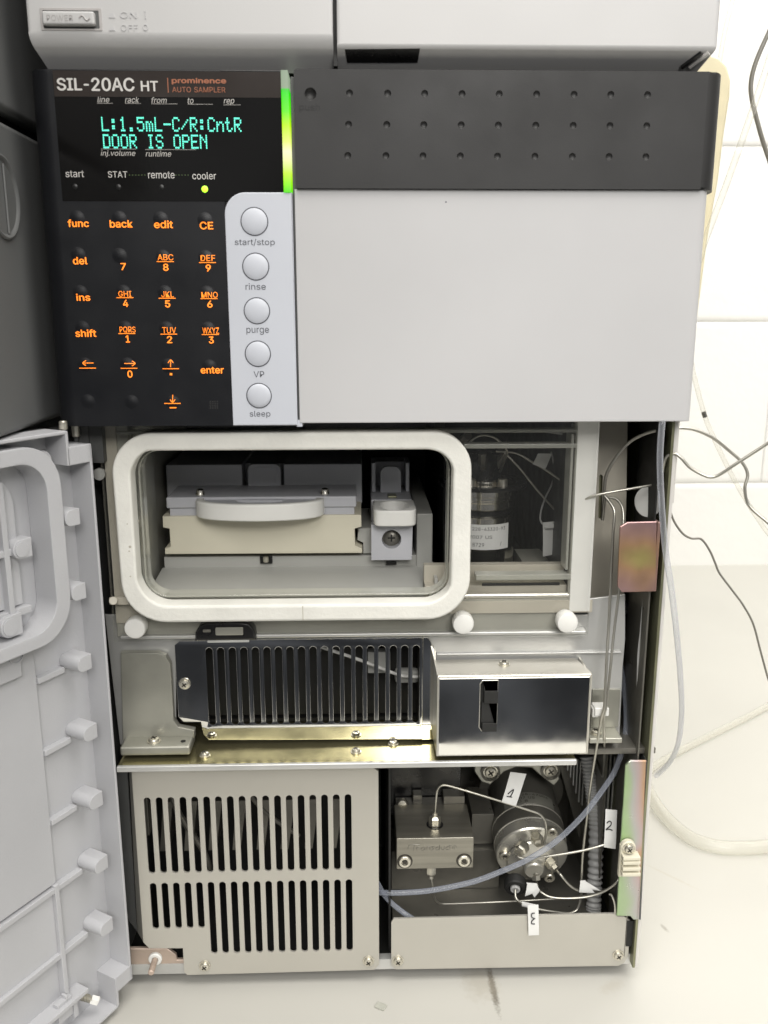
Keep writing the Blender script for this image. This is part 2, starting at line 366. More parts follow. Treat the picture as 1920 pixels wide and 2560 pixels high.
for _r in """- 453 337,244,337,188,114,188,114,244
. 188 95,-4,83,-3,73,1,63,9,55,18,51,29,50,41,51,53,55,64,63,73,73,81,83,85,95,87,107,85,118,81,128,73,135,64,140,53,141,41,140,29,135,18,128,9,118,1,107,-3
/ 249 235,533,71,-76,14,-76,178,533
0 453 227,-7,191,-3,158,7,130,24,105,48,85,77,69,113,57,155,50,202,48,254,50,306,57,353,69,395,85,431,106,461,130,484,159,502,191,512,227,516,262,512,295,502,323,484,348,461,368,431,384,395,396,353,403,306,405,254,403,202,396,155,384,113,368,77,348,48,323,24,295,7,263,-3|227,50,250,52,271,60,290,74,306,92,320,116,330,144,338,176,342,213,344,254,342,295,338,332,330,365,320,393,306,416,290,435,271,449,250,457,227,460,203,457,182,449,163,435,147,416,134,393,123,365,115,332,111,295,109,254,111,213,115,176,123,144,134,116,147,92,163,74,182,60,203,52
1 453 76,0,76,55,391,55,391,0|276,509,276,0,212,0,212,448,209,448,86,358,86,427,198,509
2 453 64,0,64,47,282,282,294,298,303,312,311,327,316,341,319,356,320,371,319,389,315,405,308,419,298,431,287,441,273,449,258,455,241,458,224,460,205,458,188,454,172,447,159,438,148,427,139,413,132,398,128,381,127,362,66,362,68,391,75,418,86,442,102,464,121,482,143,496,168,507,196,513,225,516,254,513,281,507,306,497,328,482,346,465,361,445,372,423,379,398,381,372,380,354,377,336,371,318,363,299,351,280,336,259,317,235,294,209,267,180,153,60,153,57,389,57,389,0
3 453 218,-7,188,-5,159,1,133,10,108,22,88,38,70,57,57,79,48,104,44,132,109,132,112,115,118,100,126,87,137,76,150,66,165,59,182,54,200,51,219,50,239,51,258,55,275,61,291,69,304,80,315,93,323,108,328,125,329,145,328,163,323,180,316,196,306,211,292,223,275,234,254,241,229,246,201,248,157,248,157,299,288,448,288,452,70,452,70,509,372,509,372,461,211,278,211,289,247,290,279,286,308,276,333,262,354,244,371,222,383,198,391,173,393,145,390,116,383,90,370,66,354,45,333,27,309,12,281,2,251,-5
4 453 40,105,40,158,247,509,311,509,109,166,109,163,413,163,413,105|282,0,282,318,343,318,343,0
5 453 221,-7,192,-5,165,1,140,11,118,25,99,41,83,60,71,82,63,105,60,130,122,130,125,115,130,102,138,89,148,78,160,68,173,60,188,54,204,51,221,50,241,51,259,56,276,64,291,75,304,89,314,104,322,122,326,141,328,162,326,183,321,203,314,221,303,237,290,251,275,262,257,270,238,275,218,277,201,276,184,273,167,268,152,262,139,255,128,246,67,253,96,509,366,509,366,452,151,452,134,301,136,301,148,311,162,318,178,325,194,330,212,333,229,334,252,332,274,328,294,321,313,311,330,299,345,285,358,269,370,251,379,231,386,210,390,187,391,163,388,132,381,102,369,76,352,52,332,32,309,15,282,3,253,-4
6 453 226,-7,196,-4,168,3,142,15,119,31,100,51,84,74,73,101,66,130,64,162,65,187,71,212,80,239,93,268,112,302,137,340,252,509,322,509,151,261,145,261,196,307,208,311,221,313,235,314,265,312,291,305,316,295,337,280,355,262,370,240,380,215,387,187,389,157,387,127,379,98,368,73,352,50,333,30,310,14,284,3,257,-4|226,48,245,50,263,55,279,63,293,73,304,86,314,101,322,119,326,137,327,157,326,178,322,196,314,213,304,228,293,241,279,251,263,259,245,264,226,265,207,264,190,259,174,252,160,241,148,229,138,214,131,197,126,179,125,158,126,138,131,119,138,102,148,86,160,73,174,63,190,55,207,50
7 453 97,0,323,448,323,452,62,452,62,509,391,509,391,449,165,0
8 453 226,-7,193,-5,163,1,136,11,111,25,91,42,74,62,62,84,54,109,52,135,53,156,58,176,65,195,75,212,87,228,101,241,117,252,134,260,153,265,153,267,129,276,109,289,93,308,80,330,73,354,70,380,73,405,79,429,90,450,106,469,124,485,146,498,170,508,197,514,226,516,255,514,282,508,306,498,328,485,346,469,361,450,373,429,379,405,382,380,379,354,372,330,359,308,343,289,323,276,300,267,300,265,319,260,335,252,351,241,365,228,377,212,387,195,395,176,399,156,401,135,398,109,391,84,378,62,362,42,341,25,317,11,289,1,259,-5|226,49,248,50,267,54,285,60,300,69,313,79,323,91,331,106,335,121,337,139,335,157,330,173,322,189,312,202,298,213,283,223,265,230,247,234,226,235,206,234,187,230,169,223,154,213,140,202,130,189,122,173,117,157,115,139,117,121,121,106,129,91,139,79,152,69,167,60,185,54,205,50|226,290,244,291,260,294,274,300,287,308,298,318,307,330,314,344,318,359,319,376,318,392,314,407,308,420,299,432,288,442,275,449,260,455,244,459,226,460,208,459,192,455,177,449,164,442,153,432,145,420,138,407,134,392,133,376,134,359,138,344,145,330,154,318,165,308,178,300,193,294,209,291
9 453 226,516,256,513,285,506,310,494,333,478,352,458,368,434,380,408,387,378,389,347,387,322,382,296,373,270,359,240,340,207,315,168,200,0,130,0,301,248,307,248,257,202,245,198,232,195,218,195,188,197,161,203,137,214,116,229,98,247,83,269,72,294,66,321,64,352,66,382,73,411,85,436,101,459,120,479,143,494,168,506,196,513|226,460,207,459,190,454,174,446,160,435,148,423,138,407,131,390,127,372,125,352,127,331,131,313,138,295,148,280,160,268,174,257,190,250,207,245,226,243,245,245,263,249,279,257,293,267,305,280,314,295,322,312,326,330,327,350,326,371,322,390,314,407,305,422,293,435,279,446,263,454,245,459
: 188 95,-4,83,-3,73,1,63,9,55,18,51,29,50,41,51,53,55,64,63,73,73,81,83,85,95,87,107,85,118,81,128,73,135,64,140,53,141,41,140,29,135,18,128,9,118,1,107,-3|95,271,83,272,73,277,63,284,55,294,51,304,50,316,51,328,55,339,63,349,73,356,83,360,95,362,107,360,118,356,128,349,135,339,140,328,141,316,140,304,135,294,128,284,118,277,107,272
A 480 16,0,201,509,276,509,463,0,395,0,287,302,232,478,245,478,191,302,85,0|110,142,110,199,370,199,370,142
B 456 60,0,60,509,241,509,274,507,304,501,329,491,350,477,367,461,381,442,390,421,396,398,398,374,397,353,393,336,387,320,378,307,368,295,356,286,343,278,329,272,315,267,315,262,331,260,347,254,363,245,378,234,391,220,402,203,411,184,416,161,418,136,416,111,410,88,400,67,386,48,368,31,344,18,317,8,284,2,247,0|125,57,245,57,281,60,309,67,330,80,344,96,353,115,355,137,354,153,350,169,342,184,333,197,320,209,306,218,289,225,269,229,248,231,125,231|125,285,238,285,256,287,273,290,288,296,302,304,314,314,323,326,330,340,335,355,336,372,333,393,326,412,313,429,294,442,270,449,240,452,125,452
C 510 267,-7,225,-3,186,7,150,25,119,49,92,79,70,115,53,157,44,203,40,254,44,305,53,352,70,393,92,429,119,459,150,484,186,501,225,512,267,516,293,514,317,511,340,504,362,496,383,485,402,471,419,456,435,438,448,418,459,397,467,373,473,348,408,348,404,365,397,380,389,395,380,407,369,418,357,428,344,437,330,444,315,449,300,453,284,455,267,456,237,453,209,445,184,432,161,414,141,391,125,364,113,332,106,295,103,254,106,213,113,177,125,145,141,117,161,94,184,76,210,63,237,56,267,53,284,54,300,56,315,60,330,65,344,72,357,81,369,90,380,102,389,114,397,128,404,144,408,160,473,160,467,135,459,112,448,91,435,71,420,53,402,38,383,24,363,13,341,5,317,-2,293,-6
D 502 219,0,96,0,96,57,215,57,254,60,288,68,318,81,343,99,363,122,379,149,390,181,397,216,399,255,397,294,390,329,379,361,364,388,344,410,320,428,291,441,258,449,221,452,93,452,93,509,225,509,273,505,315,495,353,478,385,455,412,426,433,391,449,351,458,306,462,255,458,205,449,159,433,119,411,83,384,54,351,31,312,14,268,3|125,509,125,0,60,0,60,509
E 419 60,0,60,509,372,509,372,452,125,452,125,286,355,286,355,229,125,229,125,57,375,57,375,0
F 410 60,0,60,509,369,509,369,452,125,452,125,278,346,278,346,221,125,221,125,0
G 520 269,-7,225,-3,185,7,149,25,118,49,91,79,69,116,53,157,43,203,40,254,43,305,53,352,69,393,91,429,117,459,149,484,184,501,223,512,265,516,291,514,316,510,340,504,363,494,384,483,403,469,421,453,436,436,449,416,460,395,468,373,474,349,408,349,402,365,395,379,387,393,378,406,368,417,356,427,344,436,330,443,315,448,300,453,283,455,265,456,236,453,209,445,183,432,160,414,141,392,125,364,113,332,106,295,103,254,106,213,113,177,125,145,141,117,161,95,184,76,210,63,238,56,269,53,296,55,322,61,345,71,365,85,382,102,396,123,407,147,413,173,415,202,434,199,283,199,283,256,478,256,478,200,475,160,466,124,451,91,431,62,406,38,377,19,344,5,308,-4
H 517 60,0,60,509,125,509,125,289,392,289,392,509,457,509,457,0,392,0,392,232,125,232,125,0
I 300 31,0,31,57,118,57,118,452,31,452,31,509,269,509,269,452,183,452,183,57,269,57,269,0
J 396 185,-7,143,-2,106,11,75,33,52,63,38,100,33,145,33,173,98,173,98,145,100,117,108,93,122,74,139,61,160,53,185,50,209,53,230,61,248,74,261,93,269,117,272,145,272,509,336,509,336,145,332,100,318,63,294,33,263,11,227,-2
K 467 104,145,104,216,212,344,364,509,448,509,231,276,228,276|60,0,60,509,125,509,125,334,124,225,125,193,125,0|372,0,188,259,228,309,449,0
L 393 60,0,60,509,125,509,125,57,361,57,361,0
M 628 60,0,60,509,152,509,277,187,322,49,307,49,352,187,476,509,568,509,568,0,504,0,507,457,513,457,456,291,342,0,286,0,112,457,119,457,122,0
N 523 60,0,60,509,136,509,343,183,414,55,405,54,399,509,463,509,463,0,387,0,202,290,108,452,119,454,125,291,125,0
O 533 267,-7,225,-3,186,7,150,25,119,49,92,79,70,115,53,157,44,203,40,254,44,305,53,352,70,393,92,429,119,459,150,484,186,501,225,512,267,516,309,512,348,501,384,484,415,459,442,429,464,393,480,352,490,305,493,254,490,203,480,157,464,115,442,79,415,49,384,25,348,7,309,-3|267,53,296,55,324,63,349,76,372,94,392,116,408,144,420,176,428,213,430,254,428,295,420,332,408,365,392,392,372,415,349,433,324,446,296,453,267,456,237,453,210,445,184,433,161,415,142,392,125,364,113,332,106,295,103,254,106,213,113,176,125,144,142,117,161,94,184,76,210,63,237,55
P 445 60,0,60,509,235,509,272,506,305,499,332,487,356,471,375,452,390,430,400,404,407,377,409,348,407,318,400,291,390,265,375,243,356,223,332,207,305,195,272,188,235,186,109,186,109,242,233,242,257,244,279,248,297,256,312,266,324,279,333,294,339,310,343,328,344,348,343,367,339,385,333,402,324,416,312,428,297,439,279,446,257,451,232,452,125,452,125,0
Q 533 245,159,313,159,369,85,384,65,468,-48,401,-48|267,-7,225,-3,186,7,150,25,119,49,92,79,70,115,53,157,44,203,40,254,44,305,53,352,70,393,92,429,119,459,150,484,186,501,225,512,267,516,309,512,348,501,384,484,415,459,442,429,464,393,480,352,490,305,493,254,490,203,480,157,464,115,442,79,415,49,384,25,348,7,309,-3|267,53,296,55,324,63,349,76,372,94,392,116,408,144,420,176,428,213,430,254,428,295,420,332,408,365,392,392,372,415,349,433,324,446,296,453,267,456,237,453,210,445,184,433,161,415,142,392,125,364,113,332,106,295,103,254,106,213,113,176,125,144,142,117,161,94,184,76,210,63,237,55
R 449 60,0,60,509,236,509,273,506,305,500,333,489,356,473,376,455,390,433,401,408,407,381,409,352,407,323,401,296,390,271,376,250,356,232,333,217,305,206,273,200,236,198,96,198,96,255,234,255,258,256,280,260,298,267,313,276,325,287,334,300,340,316,344,333,345,352,344,371,340,389,334,405,325,419,313,430,298,440,279,446,258,451,233,452,125,452,125,0|353,0,230,229,303,229,428,0
S 447 224,-9,188,-7,156,-1,128,9,102,23,81,40,64,60,51,83,42,109,38,137,104,137,108,118,114,102,123,88,136,76,150,66,166,59,185,53,204,50,224,49,246,50,267,54,286,60,303,69,317,79,329,92,338,106,344,122,346,139,344,154,340,168,332,179,322,189,310,197,296,205,184,239,145,253,112,269,86,289,67,313,56,341,52,372,54,400,62,425,75,448,92,468,113,484,138,498,165,508,195,514,227,516,259,514,289,508,316,498,340,484,360,468,377,449,390,427,398,403,401,378,337,378,332,402,320,421,302,437,280,449,254,456,225,459,204,457,185,454,167,448,152,440,139,430,129,418,121,405,117,391,115,376,117,359,122,345,131,334,142,324,155,315,169,308,328,256,344,248,359,238,372,226,384,213,395,198,402,180,407,161,408,139,406,112,399,87,386,64,370,43,349,25,323,11,294,0,261,-7
T 449 32,452,32,509,417,509,417,452,257,452,257,0,193,0,193,452
U 517 259,-8,220,-6,186,2,154,15,126,33,103,55,85,80,71,108,63,140,60,173,60,509,124,509,124,178,126,155,132,133,141,113,153,95,169,80,187,68,208,59,232,53,259,52,285,53,309,59,331,68,349,80,364,95,377,113,385,133,391,155,393,178,393,509,457,509,457,173,454,140,446,108,433,80,414,55,391,33,363,15,332,2,297,-6
V 480 204,0,16,509,84,509,192,206,248,31,235,31,290,206,395,509,463,509,278,0
W 686 155,0,16,509,82,509,163,196,197,40,189,40,224,196,306,509,380,509,462,196,497,40,488,40,523,196,603,509,670,509,530,0,455,0,368,323,336,475,350,475,318,323,230,0
X 474 18,0,217,284,217,236,29,509,104,509,243,292,232,292,374,509,446,509,259,239,259,287,456,0,382,0,292,129,230,231,244,231,182,129,91,0
Y 472 203,0,203,208,16,509,91,509,192,344,231,274,240,254,250,230,224,230,233,254,242,275,280,344,381,509,455,509,268,208,268,0
Z 438 42,0,42,46,273,385,341,476,348,454,40,452,40,509,397,509,397,462,169,129,97,33,90,54,399,57,399,0
a 389 160,-9,137,-7,115,-3,94,5,76,15,60,29,48,45,38,63,32,84,30,108,32,128,36,146,43,161,53,174,64,184,78,193,92,200,108,206,271,240,274,246,275,272,272,285,267,297,260,307,251,315,240,322,227,327,212,330,196,331,178,330,163,327,149,322,137,316,127,309,100,274,41,291,51,313,64,331,79,346,95,358,114,368,133,375,153,380,173,383,194,384,239,379,255,375,271,369,286,360,300,350,312,336,322,320,330,301,335,278,337,251,337,0,277,0,277,52,272,52,252,25,242,16,229,8,215,1,199,-4,181,-7|170,45,192,47,211,51,228,59,242,68,254,80,263,93,270,108,274,122,276,138,276,190,122,153,112,147,103,139,97,130,93,118,92,105,93,93,96,82,102,72,109,64,119,57,130,52,142,48,156,46
b 424 229,-8,208,-7,189,-3,172,4,159,12,147,21,118,59,112,59,112,0,53,0,53,509,114,509,114,319,118,319,147,355,158,364,171,373,188,379,207,383,229,384,259,382,287,374,313,361,335,342,354,320,370,293,381,261,388,227,390,189,388,151,381,116,370,84,355,57,336,34,313,16,288,3,260,-6|220,47,242,49,262,55,279,66,294,80,306,97,316,117,323,139,327,163,328,189,327,215,323,239,316,261,307,281,295,298,280,311,262,322,243,328,220,330,198,328,178,322,161,312,147,299,134,282,125,263,118,241,114,216,113,189,114,162,118,138,125,115,135,95,147,78,162,65,179,55,198,49
c 396 207,-8,174,-5,144,3,117,16,93,35,72,58,56,85,44,116,37,150,34,187,37,225,44,260,56,291,72,318,93,341,117,360,144,374,174,382,207,384,226,384,243,381,260,377,276,371,291,364,305,356,318,346,330,335,340,322,349,308,356,293,362,277,303,262,207,330,184,328,163,321,145,310,130,296,118,278,108,258,102,236,98,212,96,187,98,163,102,139,108,117,118,97,130,80,145,66,163,55,184,49,207,46,304,117,363,102,357,86,350,70,341,56,331,43,319,32,306,21,292,12,277,5,261,-1,244,-5,226,-7
d 424 195,-8,165,-6,137,3,111,16,89,34,70,57,55,84,43,116,36,151,34,189,36,227,43,261,55,293,70,320,89,342,112,361,137,374,165,382,196,384,218,383,237,379,253,373,267,364,278,355,306,319,311,319,311,509,372,509,372,0,313,0,313,59,307,59,277,21,266,12,252,4,236,-3,217,-7|205,47,226,49,246,55,263,65,278,78,290,95,299,115,306,138,310,162,312,189,310,216,306,241,300,263,290,282,278,299,263,312,246,322,227,328,205,330,182,328,162,322,145,311,130,298,118,281,108,261,102,239,98,215,96,189,98,163,102,139,109,117,118,97,130,80,145,66,162,55,182,49
e 404 212,-8,177,-5,145,3,117,16,92,35,72,58,56,85,44,116,37,150,34,187,36,224,44,258,55,290,71,317,91,340,115,359,142,373,172,382,205,384,226,383,246,380,266,374,285,366,303,355,319,341,334,324,347,305,357,282,365,256,370,227,371,194,371,169,75,169,75,221,338,221,310,202,308,226,304,248,298,269,288,286,277,301,263,314,246,323,227,328,205,330,183,328,164,323,146,313,131,301,119,286,109,270,102,251,97,231,96,211,96,178,98,151,102,127,110,106,121,88,135,73,151,61,169,53,190,48,212,46,227,47,241,49,254,53,265,58,276,65,285,73,294,82,300,93,306,105,365,91,358,72,348,55,335,39,320,26,302,14,283,4,261,-3,237,-7
f 254 228,379,228,327,6,327,6,379|81,0,81,432,82,452,87,470,96,486,107,499,120,510,135,519,152,525,169,529,187,530,243,521,227,468,178,472,164,468,154,460,147,449,143,435,142,419,142,0
g 425 207,-151,180,-149,156,-146,134,-140,114,-132,97,-122,82,-110,70,-97,59,-84,51,-69,101,-41,131,-74,142,-82,154,-88,169,-93,187,-96,207,-97,236,-95,261,-87,282,-75,298,-58,308,-34,311,-6,311,68,306,68,277,32,266,23,252,16,236,10,217,6,195,5,165,7,138,14,113,27,90,43,71,65,55,90,43,120,36,154,34,191,36,229,43,263,55,293,71,320,90,342,112,361,138,374,166,382,196,384,218,383,237,379,253,373,267,365,279,356,308,319,313,319,313,379,372,379,372,-9,370,-40,363,-67,350,-90,334,-109,314,-124,291,-136,265,-144,237,-149|205,59,227,61,246,66,264,75,278,87,290,103,300,121,307,142,311,166,312,193,311,219,307,242,300,264,291,283,279,299,264,312,247,322,227,328,205,330,182,328,163,322,145,312,130,298,118,282,109,262,102,241,98,218,96,193,98,167,102,144,109,123,118,104,131,88,145,76,163,66,183,61
h 410 114,227,114,0,53,0,53,509,114,509,114,287,102,287,116,319,132,344,152,362,175,374,200,382,227,384,252,383,275,377,295,369,313,356,328,340,341,321,350,298,355,271,357,240,357,0,296,0,296,235,293,263,286,286,273,304,256,318,235,326,210,329,192,328,176,324,161,317,147,308,136,297,126,283,119,266,115,248
i 167 53,0,53,379,114,379,114,0|84,443,73,444,63,448,54,455,47,463,43,472,41,483,43,494,47,504,54,512,63,518,73,522,84,524,95,522,105,518,114,512,121,504,125,494,126,483,125,472,121,463,114,455,105,448,95,444
j 167 53,379,114,379,114,-30,112,-52,108,-72,102,-90,92,-106,80,-119,65,-129,47,-137,27,-141,4,-143,-10,-143,-10,-87,18,-85,31,-80,40,-72,47,-61,51,-46,53,-29|83,443,72,444,62,448,53,455,47,463,42,472,41,483,42,494,47,504,53,512,62,518,72,522,83,524,95,522,105,518,114,512,120,504,125,494,126,483,125,472,120,463,114,455,105,448,95,444
k 381 110,137,110,212,121,212,284,379,360,379,184,199,177,199|53,0,53,509,114,509,114,0|294,0,148,186,191,229,372,0
l 189 139,-2,112,0,91,8,74,20,62,37,55,59,53,84,53,509,114,509,114,99,114,83,117,71,120,62,126,57,135,53,170,54,181,3
m 610 53,0,53,379,112,379,112,295,108,295,114,314,122,331,132,346,144,358,158,368,172,376,187,382,203,385,219,386,245,383,268,375,287,361,303,342,314,320,321,295,312,295,318,312,326,329,337,343,350,356,364,366,381,375,398,381,417,385,437,386,458,385,478,380,497,372,514,361,529,346,541,328,550,307,555,283,557,255,557,0,496,0,496,254,493,279,485,298,473,313,456,323,438,329,419,330,402,329,387,326,374,320,363,312,353,302,345,290,340,277,336,263,335,247,335,0,274,0,274,260,272,280,265,297,253,311,238,322,220,328,199,330,185,329,171,326,158,320,145,312,135,302,126,289,119,274,115,257,114,238,114,0
n 410 114,227,114,0,53,0,53,379,112,379,112,287,102,287,116,319,132,344,152,362,175,374,200,382,227,384,252,383,275,377,295,369,313,356,328,340,341,321,350,298,355,271,357,240,357,0,296,0,296,235,293,263,286,286,273,304,256,318,235,326,210,329,192,328,176,324,161,317,147,308,136,297,126,283,119,266,115,248
o 415 207,-8,174,-5,144,3,117,16,93,35,72,58,56,85,44,116,37,150,34,187,37,225,44,260,56,291,72,318,93,341,117,360,144,374,174,382,207,384,241,382,271,374,299,360,323,341,343,318,359,291,371,260,379,225,381,187,379,150,371,116,359,85,343,58,323,35,299,16,271,3,241,-5|207,46,231,49,252,55,270,66,285,80,298,97,307,117,314,139,318,163,319,187,318,212,314,236,307,258,298,278,285,296,270,310,252,321,231,328,207,330,184,328,163,321,145,310,130,296,118,278,108,258,102,236,98,212,96,187,98,163,102,139,108,117,118,97,130,80,145,66,163,55,184,49
p 424 53,-143,53,379,112,379,112,319,118,319,147,355,158,364,171,373,188,379,207,383,229,384,259,382,287,374,313,361,335,342,354,320,370,293,381,261,388,227,390,189,388,151,381,116,370,84,355,57,336,34,313,16,288,3,260,-6,229,-8,208,-7,189,-3,173,4,159,12,147,21,118,59,114,59,114,-143|220,47,242,49,262,55,279,66,294,80,306,97,316,117,323,139,327,163,328,189,327,215,323,239,316,261,307,281,295,298,280,311,262,322,243,328,220,330,198,328,178,322,161,312,147,299,134,282,125,263,118,241,114,216,113,189,114,162,118,138,125,115,135,95,147,78,162,65,179,55,198,49
r 259 53,0,53,379,112,379,112,321,115,321,124,339,137,354,152,367,171,377,191,383,243,384,243,322,190,324,174,321,159,315,146,306,135,296,126,284,119,269,115,254,114,237,114,0
s 365 182,-8,157,-7,133,-3,112,3,93,12,76,24,62,38,50,54,41,73,36,94,94,107,101,87,111,72,124,60,141,52,160,47,181,45,206,47,227,53,244,62,258,74,265,88,268,103,266,115,262,126,254,136,243,144,229,150,212,155,149,170,118,180,92,192,72,208,58,227,50,249,47,274,49,295,55,314,65,332,79,347,95,360,115,370,137,378,161,383,187,384,212,383,234,379,254,372,271,363,286,352,299,339,309,324,318,308,324,290,268,277,262,291,254,304,243,316,228,325,210,331,187,333,166,331,147,326,131,317,119,305,111,292,109,277,110,264,115,253,124,243,136,235,152,229,172,223,229,209,261,200,287,187,306,171,320,153,328,131,331,107,329,85,323,65,312,47,298,31,281,18,260,6,236,-2,210,-7
t 227 204,379,204,327,6,327,6,379|65,471,126,471,126,98,127,83,130,70,136,61,144,55,156,51,202,54,213,2,168,-4,138,-1,113,7,92,21,77,41,68,64,65,93
u 410 182,-5,158,-3,135,2,115,11,97,23,82,39,69,59,60,82,54,109,53,139,53,379,114,379,114,144,116,117,124,94,137,75,154,61,175,53,200,50,218,51,234,55,249,62,263,71,274,83,283,97,290,113,295,132,296,153,296,379,357,379,357,0,298,0,298,92,307,92,294,60,277,35,257,17,234,5,209,-3
v 389 163,0,17,379,84,379,165,155,206,21,184,21,224,155,305,379,371,379,226,0""".split("\n"):
    _c, _a, _l = _r.split(" ")
    GL[_c] = (int(_a), [[(int(q[i]), int(q[i+1])) for i in range(0, len(q), 2)] for q in (s_.split(",") for s_ in _l.split("|"))])
# ================================================================== setting
BZ = -415.25                                   # bench top
def benchmat():
    m = mat('bench_laminate', (.50, .49, .45), .42, var=.02, scale=5, rvar=.06); nt = m.node_tree; n = nt.nodes; k = nt.links; b = n['Principled BSDF']
    tc = n.new('ShaderNodeTexCoord')
    src = b.inputs['Base Color'].links[0].from_socket
    def smear(src, c, r, rot, col, amt, nsc):       # an oblong scuff with ragged edge
        mp = n.new('ShaderNodeMapping'); mp.vector_type = 'TEXTURE'; mp.inputs['Location'].default_value = (c[0]*S, c[1]*S, 0)
        mp.inputs['Rotation'].default_value = (0, 0, rot); mp.inputs['Scale'].default_value = (r[0]*S, r[1]*S, 1); k.new(geo.outputs['Position'], mp.inputs[0])
        sx = n.new('ShaderNodeSeparateXYZ'); k.new(mp.outputs[0], sx.inputs[0]); cb = n.new('ShaderNodeCombineXYZ')
        k.new(sx.outputs[0], cb.inputs[0]); k.new(sx.outputs[1], cb.inputs[1])
        ln = n.new('ShaderNodeVectorMath'); ln.operation = 'LENGTH'; k.new(cb.outputs[0], ln.inputs[0])
        nz = n.new('ShaderNodeTexNoise'); nz.inputs['Scale'].default_value = nsc; nz.inputs['Detail'].default_value = 6; k.new(geo.outputs['Position'], nz.inputs['Vector'])
        ad = n.new('ShaderNodeMath'); ad.operation = 'MULTIPLY_ADD'; ad.inputs[1].default_value = 1.1; k.new(nz.outputs[0], ad.inputs[0]); k.new(ln.outputs['Value'], ad.inputs[2])
        mr = n.new('ShaderNodeMapRange'); mr.inputs[1].default_value = .9; mr.inputs[2].default_value = 1.6; mr.inputs[3].default_value = amt; mr.inputs[4].default_value = 0
        k.new(ad.outputs[0], mr.inputs[0]); mx = n.new('ShaderNodeMix'); mx.data_type = 'RGBA'; k.new(mr.outputs[0], mx.inputs[0]); k.new(src, mx.inputs[6]); mx.inputs[7].default_value = (*col, 1)
        return mx.outputs[2]
    geo = n.new('ShaderNodeNewGeometry')
    def at(px, py): p = WZ(px, py, BZ); return (p.x, p.y)
    src = smear(src, at(1232, 2468), (2.2, 19), .02, (.15, .135, .11), .95, 900)
    src = smear(src, at(1200, 2455), (11, 15), 0, (.36, .33, .27), .45, 300)
    src = smear(src, at(1530, 2465), (9, 4), .5, (.40, .37, .31), .4, 400)
    src = smear(src, at(1661, 2320), (1.3, 4), .3, (.24, .22, .18), .6, 900)
    src = smear(src, at(1675, 2190), (1.2, 22), .75, (.46, .43, .36), .5, 500)
    k.new(src, b.inputs['Base Color']); return m
mb = MB(); a, b_, c_, d_ = (-1400, -268), (1700, -234), (1700, 735), (-1400, 735)
mb.plate([[a, b_, c_, d_]], 0, 32, .8, Matrix.Translation((0, 0, BZ)) @ Matrix(((1, 0, 0, 0), (0, 0, 1, 0), (0, -1, 0, 0), (0, 0, 0, 1))))
obj('benchtop', mb, benchmat(), kind='structure')
# painted block wall behind the bench: one mesh of blocks with recessed joints
mb = MB(); WY = 732; WOFF = 27.
mb.box(-1400, 1700, WY+3.2, WY+40, BZ-100, 1100, 0)
for r in range(-2, 6):
    z0 = -508.6+203.2*(r+2)
    x0 = -1400 + (203 if r % 2 else 0) + 55 + WOFF
    while x0 < 1500:
        bl = MB(); bl.box(x0+.4, x0+406, 0, 24, z0+.5, z0+202.7, 0, edges=[(lambda m_, d: m_.y < 1 and abs(d.x) > .5, 8, 5), (lambda m_, d: m_.y < 1 and abs(d.z) > .5, 4, 3)])
        mb.add(bl.bm, Matrix.Translation((0, WY, 0)) @ Matrix.Diagonal((1, .33, 1, 1)))
        x0 += 406.4
wm = mat('cream_painted_block', (.76, .755, .73), .5, var=.012, scale=7, bump=.9, bscale=95)
obj('wall', mb, wm, kind='structure')

# ================================================================== neighbouring stack (left)
NX = -140
zg = Z(0, 240, -34)
def nbox(z0, z1): return MB().box(NX-300, NX, -230, 330, z0, z1, 2.5, 3)
nu = obj('chromatography_module', nbox(zg+2.2, 230), 'neigh', label='dark grey instrument side at the upper left, above the dark slanting gap', cat='instrument')
nl = obj('chromatography_module', nbox(-134.4, zg-2.2), 'neigh', label='grey instrument side at the left edge with a round finger recess', cat='instrument')
cy, cz = -12, Z(22, 480, -26)
mt = Matrix(((0, -1, 0, NX), (1, 0, 0, 0), (0, 0, 1, 0), (0, 0, 0, 1)))
mb = MB(); mb.lathe([(15.3, 0), (15.3, .9), (14.6, 1.2), (13.8, .9), (13.2, .3), (0, .3)], (NX-.2, cy, cz), (1, 0, 0), 48)
pl = obj('round_cap', mb, 'neigh', nl)
mb = MB(); mb.box(NX+.2, NX+1.0, cy+1.5, cy+2.6, cz-13, cz+12, .3); obj('moulded_ridge', mb, 'neigh', nl)
mb = MB(); mb.box(NX-250, NX-6, -225, 320, zg-2.2, zg+2.2, 0); obj('gap_fill', mb, 'void', nl)  # near-black filler standing in for the dark gap between the two modules
mb = MB(); mb.box(NX-300, NX-22, 40, 330, BZ+.4, -134.6, .5); obj('lower_body', mb, 'neigh', nl)

